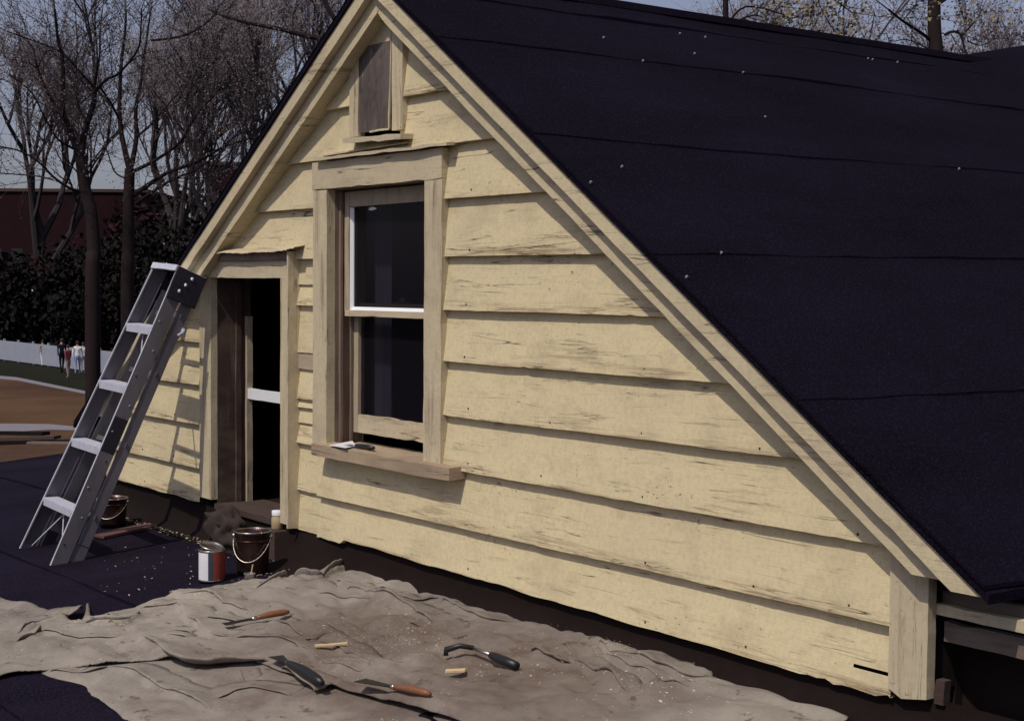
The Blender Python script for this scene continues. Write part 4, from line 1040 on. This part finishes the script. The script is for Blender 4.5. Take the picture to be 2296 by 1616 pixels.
for k in range(260):
    x = rnd.uniform(-8.7, -7.2); y = -.10-abs(rnd.gauss(0, .03)); flake(x, y, deckz(x, y)+.014+rnd.random()*.01, rnd.uniform(.003, .011))
for k in range(200):
    x = rnd.uniform(-6.8, -3.0); y = -.10-abs(rnd.gauss(0, .05)); flake(x, y, deckz(x, y)+.012+rnd.random()*.01, rnd.uniform(.002, .006))
for k in range(150):
    p = DK(rnd.uniform(220, 640), rnd.uniform(1230, 1345), 0)
    if p.y > -.1: continue
    flake(p.x, p.y, deckz(p.x, p.y)+.013, rnd.uniform(.0015, .007))
for k in range(60):
    p = DK(rnd.gauss(590, 40), rnd.gauss(1325, 10), 0); flake(p.x, p.y, deckz(p.x, p.y)+.05, rnd.uniform(.003, .009))
fl = mb.build('paint_flakes', M['chip'], recalc=False); tag(fl, 'scattered cream paint flakes scraped from the wall', 'paint flakes', kind='stuff')

# ==================================================================================== TREES
def limb(mb, pts, r0, r1, n=7):
    pts = [Vector(p) for p in pts]; out = []; k = len(pts)
    fine = []
    for i in range(k-1):
        p0 = pts[max(0, i-1)]; p1 = pts[i]; p2 = pts[i+1]; p3 = pts[min(k-1, i+2)]
        for s in range(4):
            t = s/4; fine.append(.5*((2*p1)+(p2-p0)*t+(2*p0-5*p1+4*p2-p3)*t*t+(3*p1-p0-3*p2+p3)*t*t*t))
    fine.append(pts[-1]); m_ = len(fine)
    mb.tube(fine, [r0+(r1-r0)*(i/(m_-1))**.8 for i in range(m_)], n, cap=False)
    return fine
def twigs(mb, p, d, L, r, depth, rnd, buds, spread=.6, up=.15, bsz=.02):
    n = 3; pts = [p]; dd = d.normalized(); q = p
    for i in range(n):
        dd = (dd+Vector((rnd.gauss(0, .16), rnd.gauss(0, .16), rnd.gauss(up*.3, .14)))).normalized(); q = q+dd*L/n; pts.append(q)
    mb.tube(pts, [r, r*.8, r*.6, r*.35], 3, cap=False)
    if depth == 0:
        for q in pts[1:]:
            for _ in range(2): buds.append(q+Vector((rnd.gauss(0, bsz*1.6), rnd.gauss(0, bsz*1.6), rnd.gauss(0, bsz*1.6))))
        return
    for i in range(1, n+1):
        for k in range(2 if i < n else 2):
            v = Vector((rnd.gauss(0, 1), rnd.gauss(0, 1), rnd.gauss(0, 1))); v = (v-dd*v.dot(dd)).normalized()
            twigs(mb, pts[i], (dd+v*spread*rnd.uniform(.6, 1.5)+Vector((0, 0, up))).normalized(), L*rnd.uniform(.5, .78), r*.6, depth-1, rnd, buds, spread, up, bsz)
def budmesh(buds, sz, rnd):
    mb = MB()
    for b in buds:
        u = Vector((rnd.gauss(0, 1), rnd.gauss(0, 1), rnd.gauss(0, 1))).normalized()*sz*rnd.uniform(.5, 1.3); v = u.orthogonal().normalized()*sz*rnd.uniform(.4, .9)
        mb.add([b-u, b-v, b+u, b+v], [(0, 1, 2, 3)])
    return mb
def Z1(p): return (p[0]*.3508, p[1]*.3508)
def traced_tree(depth, trunk, limbs, label, name, seed, r0, dens, bmat='bud', group='bare trees beyond the roof', L=1.1, tdepth=1, bsz=.014, zs=Z1):
    rnd = random.Random(seed); base = PD(*zs(trunk[0]), depth); base.z = GZ
    root = empty(name, base, label, 'tree', group)
    mb = MB(); tw = MB(); buds = []
    tp = [Vector((base.x, base.y, GZ))]+[PD(*zs(p), depth) for p in trunk]
    limb(mb, tp, r0*.62, r0*.42, 10)
    for pts, ra, rb in limbs:
        o_ = rnd.uniform(-1, 1)*.8
        P3 = [PD(*zs(p), depth+o_*k/len(pts)) for k, p in enumerate(pts)]
        ra *= .62; rb *= .62; fine = limb(mb, P3, ra, rb, 6)
        for i in range(2, len(fine)):
            for k in range(dens):
                if rnd.random() < .30:
                    d = (fine[i]-fine[i-1]).normalized(); v = Vector((rnd.gauss(0, 1), rnd.gauss(0, 1), rnd.gauss(0, 1))); v = (v-d*v.dot(d)).normalized()
                    twigs(tw, fine[i], (d*.5+v*.9+Vector((0, 0, .35))), L*rnd.uniform(.4, .9), .0055, tdepth, rnd, buds, .8, bsz=bsz)
        twigs(tw, fine[-1], fine[-1]-fine[-2], L*1.2, rb*.7, tdepth+1, rnd, buds, bsz=bsz)
    mb.build('trunk', M['bark'], root, smooth=True, recalc=False)
    tw.build('twigs', M['twig'], root, recalc=False)
    budmesh(buds, bsz, rnd).build('buds', M[bmat], root, recalc=False)
    return root
traced_tree(19, [(592, 1900), (600, 1600), (580, 1350), (545, 1220), (515, 1000)], [
    ([(515, 1000), (532, 880), (560, 780), (600, 650), (602, 560)], .085, .055),
    ([(602, 560), (635, 380), (640, 200), (655, 60)], .030, .014), ([(602, 560), (622, 400), (610, 180), (600, 40)], .026, .012),
    ([(602, 560), (500, 450), (380, 330), (150, 240), (40, 200)], .032, .012), ([(602, 590), (680, 510), (760, 470), (880, 320), (900, 180), (905, 60)], .040, .014),
    ([(602, 600), (540, 540), (440, 430), (300, 300)], .022, .010), ([(640, 560), (710, 660), (760, 760)], .026, .020),
    ([(500, 970), (430, 790), (402, 700), (402, 400), (370, 250), (350, 60)], .075, .024),
    ([(402, 710), (330, 640), (240, 440), (205, 300), (100, 200)], .042, .014), ([(240, 440), (290, 340), (390, 290)], .018, .008), ([(240, 440), (170, 400), (60, 380)], .018, .008),
    ([(470, 950), (370, 890), (290, 760), (200, 590), (60, 480)], .034, .012), ([(560, 790), (502, 680), (490, 480), (492, 240), (480, 60)], .030, .010),
    ([(530, 1230), (440, 1200), (340, 1130), (240, 1030), (110, 960), (-60, 930)], .040, .014), ([(340, 1150), (230, 1125), (100, 1115), (-80, 1100)], .020, .010),
    ([(300, 1080), (240, 1000), (180, 900), (60, 860)], .014, .007), ([(530, 890), (470, 820), (430, 760)], .03, .02),
    ], 'tall bare tree with dark forking trunk, left of the two in front', 'bare_tree', 5, .17, 2)
traced_tree(21, [(815, 1900), (822, 1600), (822, 1300), (830, 1080)], [
    ([(830, 1080), (800, 970), (765, 760), (772, 450), (800, 200), (805, 60)], .085, .022), ([(840, 1060), (872, 880), (868, 700), (905, 500), (930, 300), (965, 60)], .070, .022),
    ([(880, 870), (960, 800), (1030, 720), (1110, 630), (1180, 560)], .028, .010), ([(855, 1095), (1000, 1020), (1150, 910), (1230, 770), (1350, 630), (1425, 550)], .048, .016),
    ([(850, 1250), (950, 1180), (1080, 1100), (1250, 1040), (1400, 955), (1460, 930), (1620, 880)], .060, .022), ([(870, 1300), (1000, 1210), (1100, 1150), (1250, 1085), (1390, 990)], .042, .016),
    ([(1120, 1140), (1260, 1138), (1400, 1125)], .016, .008), ([(880, 1330), (1020, 1310), (1110, 1280), (1190, 1180), (1215, 1080)], .020, .008), ([(1030, 1240), (1150, 1270), (1260, 1310)], .016, .008),
    ([(765, 765), (700, 660), (630, 590), (560, 600)], .030, .012), ([(800, 1140), (735, 1100), (690, 980), (640, 820), (625, 700)], .022, .008),
    ([(1440, 930), (1410, 830), (1440, 700), (1400, 560)], .018, .007), ([(1440, 920), (1520, 850), (1600, 700), (1680, 540)], .018, .007), ([(770, 470), (830, 400), (930, 340), (1060, 320)], .020, .008),
    ([(965, 260), (1060, 250), (1200, 220), (1340, 130), (1400, 40)], .028, .020), ([(1200, 220), (1120, 190), (1040, 160)], .012, .006), ([(1250, 720), (1180, 640), (1150, 560)], .012, .006), ([(1320, 660), (1230, 590), (1190, 540)], .012, .006)],
    'bare tree whose long boughs reach right towards the gable', 'bare_tree', 9, .17, 2)
# generic bare trees, one generated and copied
def generic_tree(seed, H=11, mat='bud'):
    rnd = random.Random(seed); mb = MB(); tw = MB(); buds = []
    def grow(p, d, L, r, lev):
        pts = [p]; dd = d
        for i in range(4):
            dd = (dd+Vector((rnd.gauss(0, .10), rnd.gauss(0, .10), rnd.gauss(.05, .07)))).normalized(); p = p+dd*L/4; pts.append(p)
        mb.tube(pts, [r*(1-.12*i) for i in range(5)], 6 if lev > 2 else 4, cap=False)
        if lev == 0:
            for q in pts[1:]:
                twigs(tw, q, dd+Vector((rnd.gauss(0, .7), rnd.gauss(0, .7), .3)), rnd.uniform(.4, .9), .008, 1, rnd, buds, .7, .12, .028)
            return
        for i in range(2, 5):
            for k in range(2 if i == 4 else (1 if rnd.random() < .8 else 0)):
                v = Vector((rnd.gauss(0, 1), rnd.gauss(0, 1), rnd.gauss(0, .5))); v = (v-dd*v.dot(dd)).normalized()
                grow(pts[i], (dd+v*rnd.uniform(.35, .8)+Vector((0, 0, .1))).normalized(), L*rnd.uniform(.62, .82), r*.58, lev-1)
    grow(Vector((0, 0, 0)), Vector((0, 0, 1)), H*.30, .20, 4)
    return mb, tw, buds, rnd
mbT, twT, budsT, rT = generic_tree(21)
gt = empty('bare_tree', (0, 0, GZ), 'tmp', 'tree', 'far bare trees against the sky')
gt.location = (0, 0, 0)
def pmesh(mb, name, mat): return mb.build(name, mat, gt, recalc=False)
M['barkfar'] = simple('far_bark', (.040, .033, .036), .9, spec=.1)  # lightened bark, distance haze put into the trunk colour
parts = [pmesh(mbT, 'trunk', M['barkfar']), pmesh(twT, 'twigs', M['twigfar']), pmesh(budmesh(budsT[::3], .030, rT), 'buds', M['bud'])]
FAR = [(70, 112, 2.5, 'far bare tree at the left edge behind the nearest tree'), (400, 98, 2.3, 'far bare tree between the two front trunks'),
       (560, 92, 2.4, 'dense twiggy tree next to the sloping rake of the gable'), (700, 104, 3.0, 'dense twiggy tree closest to the gable peak')]
first = True
def place(root, px, depth, sc, label, rz, grp='far bare trees against the sky'):
    p = PD(px, 800, depth); root.location = (p.x, p.y, GZ); root.scale = (sc, sc, sc); root.rotation_euler = (0, 0, rz); root['label'] = label; root['group'] = grp
for i, (px, dp, sc, lb) in enumerate(FAR):
    if i == 0: rt_ = gt
    else:
        rt_ = gt.copy(); COL.objects.link(rt_)
        for ch in parts:
            cc = ch.copy(); COL.objects.link(cc); cc.parent = rt_
    place(rt_, px, dp, sc, lb, i*1.3+.4)
RIGHT = [(1760, 48, 1.5, 'far bare tree showing over the roof ridge, left part'), (2180, 46, 1.4, 'far bare tree showing over the roof ridge at the right end')]
for i, (px, dp, sc, lb) in enumerate(RIGHT):
    rt_ = gt.copy(); COL.objects.link(rt_)
    for ch in parts:
        cc = ch.copy(); COL.objects.link(cc); cc.parent = rt_
    place(rt_, px, dp, sc, lb, i*2.1+2.0, 'bare trees behind the roof ridge')
def ZR3(p): return (1558.9+p[0]*.3210, 28.3+p[1]*.3210)
traced_tree(17, [(1690, 900), (1690, 500), (1685, 300), (1670, 100), (1668, -100), (1660, -400)], [
    ([(1640, 190), (1560, 130), (1450, 60), (1350, -20)], .035, .02), ([(1740, 160), (1790, 135), (1850, 150), (1880, 250), (1900, 300)], .03, .012), ([(1860, 160), (1930, 90), (2000, -10)], .025, .012),
    ([(1700, 300), (1600, 240), (1480, 190), (1400, 200)], .016, .008), ([(1900, 200), (2000, 230), (2100, 180)], .014, .008), ([(1690, -60), (1850, -160), (2100, -300)], .05, .02), ([(1670, -100), (1500, -220), (1300, -300)], .05, .02)],
    'thick dark trunk standing behind the valley of the roof', 'bare_tree', 14, .16, 1, group='bare trees behind the roof ridge', L=.9, tdepth=1, bsz=.015, zs=ZR3)
traced_tree(14, [(200, 900), (230, 400), (215, 100), (210, -200)], [
    ([(215, 150), (300, 60), (420, 20), (520, 60)], .02, .008), ([(215, 100), (350, -40), (600, 10), (680, 60)], .02, .008), ([(210, -100), (500, -200), (900, -120), (1090, 0)], .03, .01)],
    'budding tree with golden leaflets just over the ridge', 'budding_tree', 15, .06, 3, 'budgold', group='bare trees behind the roof ridge', L=.7, tdepth=1, bsz=.022, zs=ZR3)
# big bough reaching in at top, behind the peak
traced_tree(24, [(2300, 1500), (2330, 900), (2300, 400), (2250, 260)], [([(2250, 260), (2010, 240), (1800, 190), (1600, 150), (1450, 110), (1330, 60)], .085, .03), ([(2250, 260), (2100, 60), (2000, -200)], .09, .04), ([(2250, 260), (2400, 0), (2500, -300)], .09, .04)],
    'large bare tree behind the gable sending a bough over its left slope', 'bare_tree', 17, .2, 1, L=1.2)

# shrubs --------------------------------------------------------------------
def shrub(px, depth, wdt, hgt, mat, label, seed, n=2600, sz=.12, name='shrub', z0=GZ, blossom=0, grp='shrubs before the brick building'):
    rnd = random.Random(seed); c = PD(px, 800, depth); c.z = z0; root = empty(name, c, label, 'shrub', grp)
    mb = MB(); bl = MB()
    lob = [(Vector((rnd.gauss(0, wdt*.35), rnd.gauss(0, wdt*.25), hgt*(.25+.6*rnd.random()))), rnd.uniform(.25, .5)*min(wdt, hgt)) for _ in range(14)]
    for k in range(n):
        o_, rr = rnd.choice(lob); v = Vector((rnd.gauss(0, 1), rnd.gauss(0, 1), rnd.gauss(0, 1))).normalized()*rr*rnd.uniform(.55, 1.05); q = c+o_+v
        if q.z < z0: q.z = z0+.1
        u = Vector((rnd.gauss(0, 1), rnd.gauss(0, 1), rnd.gauss(0, 1))).normalized(); w_ = u.orthogonal().normalized(); s = sz*rnd.uniform(.5, 1.4)
        tgt = bl if rnd.random() < blossom else mb
        if tgt is bl: s *= .5
        tgt.add([q-u*s, q-w_*s*.5, q+u*s, q+w_*s*.5], [(0, 1, 2, 3)])
    mb.build('foliage', M[mat], root, recalc=False)
    if bl.v: bl.build('blossoms', M['blossom'], root, recalc=False)
    st_ = MB()
    for k in range(5): st_.tube([c, c+Vector((rnd.gauss(0, .2), rnd.gauss(0, .2), hgt*.4)), c+lob[k][0]], [.05, .035, .01], 5, cap=False)
    st_.build('stems', M['bark'], root, recalc=False)
    return root
shrub(60, 104, 4.2, 6.2, 'leafred', 'dark red leaved bush at the left edge before the brick wall', 1, 3000, sz=.22)
shrub(130, 102, 3.6, 5.6, 'leafdark', 'dark evergreen bush left of the left trunk with white blossoms', 2, 3000, .22, blossom=.03)
shrub(205, 106, 5.5, 7.0, 'leafdark', 'large black green bush behind the left trunk', 3, 4000, .24)
shrub(290, 104, 5.5, 7.4, 'leafdark', 'dark evergreen bush left of the ladder top with scattered white blossoms', 4, 4000, .24, blossom=.035)
shrub(385, 100, 5.5, 8.6, 'leafdark', 'tall dark evergreen bush just behind the ladder top', 5, 4200, .24, blossom=.012)
shrub(480, 108, 7.5, 11.5, 'leafdark', 'tall dark evergreen bush beside the lower rake', 6, 4600, .26)
shrub(350, 112, 8, 10.0, 'leafred', 'reddish bush between evergreen bushes under the long boughs', 7, 4000, .28)
shrub(0, 102, 5, 6.2, 'leafdark', 'dark bush cut off by the left edge of the view', 8, 3400, .24)
shrub(110, 112, 10, 6.5, 'leafdark', 'low wide dark bush at the foot of the brick wall', 9, 5000, .28)
shrub(240, 100, 8, 4.8, 'leafdark', 'low dark hedge like bush right behind the pale fence', 10, 4000, .24)
# ==================================================================================== BRICK BUILDING
bA, bB = PD(-330, 800, 122), PD(330, 800, 122); bA.z = bB.z = GZ
bl_root = empty('brick_building', bA.lerp(bB, .5), 'long dark red brick building behind the trees', 'building')
ax = (bB-bA).normalized(); nrm = Vector((ax.y, -ax.x, 0)); nrm = nrm if nrm.dot(CAMP-bA) > 0 else -nrm
def bq(u0, u1, z0, z1, dep, off=0.0):
    p = lambda u, d, z: bA+ax*u-nrm*d+Vector((0, 0, z))
    mb = MB(); mb.hexa([p(u0, -off, z0), p(u1, -off, z0), p(u1, dep, z0), p(u0, dep, z0), p(u0, -off, z1), p(u1, -off, z1), p(u1, dep, z1), p(u0, dep, z1)]); return mb
LB = (bB-bA).length; Hb = PD(200, 432, 122).z-GZ
bq(0, LB, 0, Hb, 14).build('wall', M['brick'], bl_root)
bq(-.2, LB+.2, Hb, Hb+.25, 14, .15).build('coping', M['board'], bl_root)
for k in range(14):
    for fz in (2.2, 6.2):
        mb = bq(1+k*LB/14, 1+k*LB/14+.9, fz-.2, fz+1.3, .1, .03); wn_ = mb.build('window', M['win_dark'], bl_root)
        mb = bq(.9+k*LB/14, 1+k*LB/14+1.0, fz-.35, fz-.2, .1, .10); mb.build('sill', M['greyboard'], wn_)
b2 = PD(395, 800, 118); b2.z = GZ; root2 = empty('brick_tower', b2, 'taller brick wing seen between the boughs and the gable', 'building')
H2 = PD(520, 372, 118).z-GZ; e2 = PD(760, 800, 118); e2.z = GZ; u = (e2-PD(462, 800, 118)); u.z = 0; s2 = PD(462, 800, 118); s2.z = GZ
def bq2(a, b, z0, z1, off=0., dep=10):
    un = u.normalized(); nn = Vector((un.y, -un.x, 0)); nn = nn if nn.dot(CAMP-s2) > 0 else -nn
    p = lambda t, d, z: s2+un*t-nn*d+Vector((0, 0, z)); mb = MB(); mb.hexa([p(a, -off, z0), p(b, -off, z0), p(b, dep, z0), p(a, dep, z0), p(a, -off, z1), p(b, -off, z1), p(b, dep, z1), p(a, dep, z1)]); return mb
bq2(0, u.length, 0, H2).build('wall', M['brick'], root2)
bq2(-.15, u.length+.15, H2, H2+.25, .12).build('coping', M['board'], root2)
for k in range(3):
    for fz in (2.5, 6, 9.2):
        wn_ = bq2(1+k*2.2, 1.9+k*2.2, fz, fz+1.5, .03, .1).build('window', M['win_dark'], root2)

# ==================================================================================== FENCE AND PEOPLE
fa, fb = GR(-80, 797), GR(400, 862)
froot = empty('picket_fence', fa.lerp(fb, .5), 'long pale picket fence beyond the lawn', 'fence'); ax = (fb-fa).normalized(); LF = (fb-fa).length; nn = Vector((-ax.y, ax.x, 0))
mb = MB()
for z in (.35, 1.05): mb.plank(fa+Vector((0, 0, z)), fb+Vector((0, 0, z)), Vector((0, 0, .10)), nn*.04, 2, 0)
mb.build('rail', M['fence'], froot)
mb = MB(); k = 0; s = .0
while s < LF:
    p = fa+ax*s-nn*.02
    mb.hexa([p+Vector((0, 0, .08)), p+ax*.11+Vector((0, 0, .08)), p+ax*.11+nn*.018+Vector((0, 0, .08)), p+nn*.018+Vector((0, 0, .08)), p+Vector((0, 0, 1.22)), p+ax*.11+Vector((0, 0, 1.22)), p+ax*.11+nn*.018+Vector((0, 0, 1.22)), p+nn*.018+Vector((0, 0, 1.22))]); s += .155
mb.build('pickets', M['fence'], froot)['kind'] = 'stuff'
for i in range(int(LF/2.6)+1):
    p = fa+ax*i*2.6; mb = MB(); mb.plank(p+nn*.05, p+nn*.05+Vector((0, 0, 1.32)), ax*.11, nn*.11, .5, .001); mb.build('post', M['fence'], froot)
def person(px, py, depth, facing, top, legs, label, H=1.7, stride=.18, arm=.1):
    g_ = PD(px, py, depth); g_.z = GZ; rt_ = empty('person', g_, label, 'person', 'people walking by the fence')
    s = H/1.7
    V = [(0, 0, .92), (0, .0, 1.12), (0, 0, 1.36), (0, .01, 1.47), (0, .02, 1.60), (.18, 0, 1.38), (.24, arm, 1.10), (.24, arm*2.2, .86), (-.18, 0, 1.38), (-.24, -arm, 1.10), (-.24, -arm*1.2, .86),
         (.09, 0, .86), (.10, stride*.6, .48), (.10, stride, .07), (.10, stride+.14, .04), (-.09, 0, .86), (-.10, -stride*.3, .48), (-.10, -stride, .10), (-.10, -stride+.12, .03)]
    E = [(0, 1), (1, 2), (2, 3), (3, 4), (2, 5), (5, 6), (6, 7), (2, 8), (8, 9), (9, 10), (0, 11), (11, 12), (12, 13), (13, 14), (0, 15), (15, 16), (16, 17), (17, 18)]
    Rr = [.15, .13, .16, .06, .10, .07, .045, .035, .07, .045, .035, .10, .065, .045, .04, .10, .065, .045, .04]
    q = Quaternion((0, 0, 1), facing)
    me = bpy.data.meshes.new('body'); me.from_pydata([tuple(q @ (Vector(v)*s)) for v in V], E, []); o = bpy.data.objects.new('body', me); COL.objects.link(o); o.parent = rt_; me.materials.append(M['skin']); me.materials.append(M[top]); me.materials.append(M[legs])
    sk = o.modifiers.new('skin', 'SKIN'); ly = me.skin_vertices[0]
    for i, r in enumerate(Rr): ly.data[i].radius = (r*s*.8, r*s*.8)
    ly.data[0].use_root = True
    sb = o.modifiers.new('sub', 'SUBSURF'); sb.levels = 1; sb.render_levels = 1
    dg = bpy.context.evaluated_depsgraph_get(); me2 = bpy.data.meshes.new_from_object(o.evaluated_get(dg)); o.modifiers.clear(); o.data = me2
    while len(me2.materials) < 3: me2.materials.append(None)
    me2.materials[0] = M['skin']; me2.materials[1] = M[top]; me2.materials[2] = M[legs]
    for p in me2.polygons:
        z = p.center.z/s; p.material_index = 0 if z > 1.44 else (1 if z > .93 or (abs((q.inverted() @ p.center).x) > .17*s and z > .9) else 2); p.use_smooth = True
    mb = MB(); mb.blob(g_+q @ Vector((0, -.015*s, 1.645*s)), (.085*s, .095*s, .085*s), 2, .15, 2, 2); mb.build('hair', M['hair'], rt_, smooth=True)
person(139, 832, 78, 1.6, 'cl_dark', 'cl_dark', 'person in dark clothes walking by the pale fence', 1.78)
person(153, 838, 74, 1.9, 'cl_red', 'cl_tan', 'person in maroon top and tan trousers walking by the fence', 1.62, .12)
person(174, 832, 77, 1.2, 'cl_white', 'cl_blue', 'person in white top and light blue trousers, nearest the left trunk', 1.70, .20)
person(187, 832, 78, 1.4, 'cl_white', 'cl_tan', 'person in white top and tan trousers half behind the left trunk', 1.6, .1)
person(96, 820, 85, 1.6, 'cl_tan', 'cl_white', 'small person in tan top and white trousers, leftmost of the walkers', 1.45, .15)
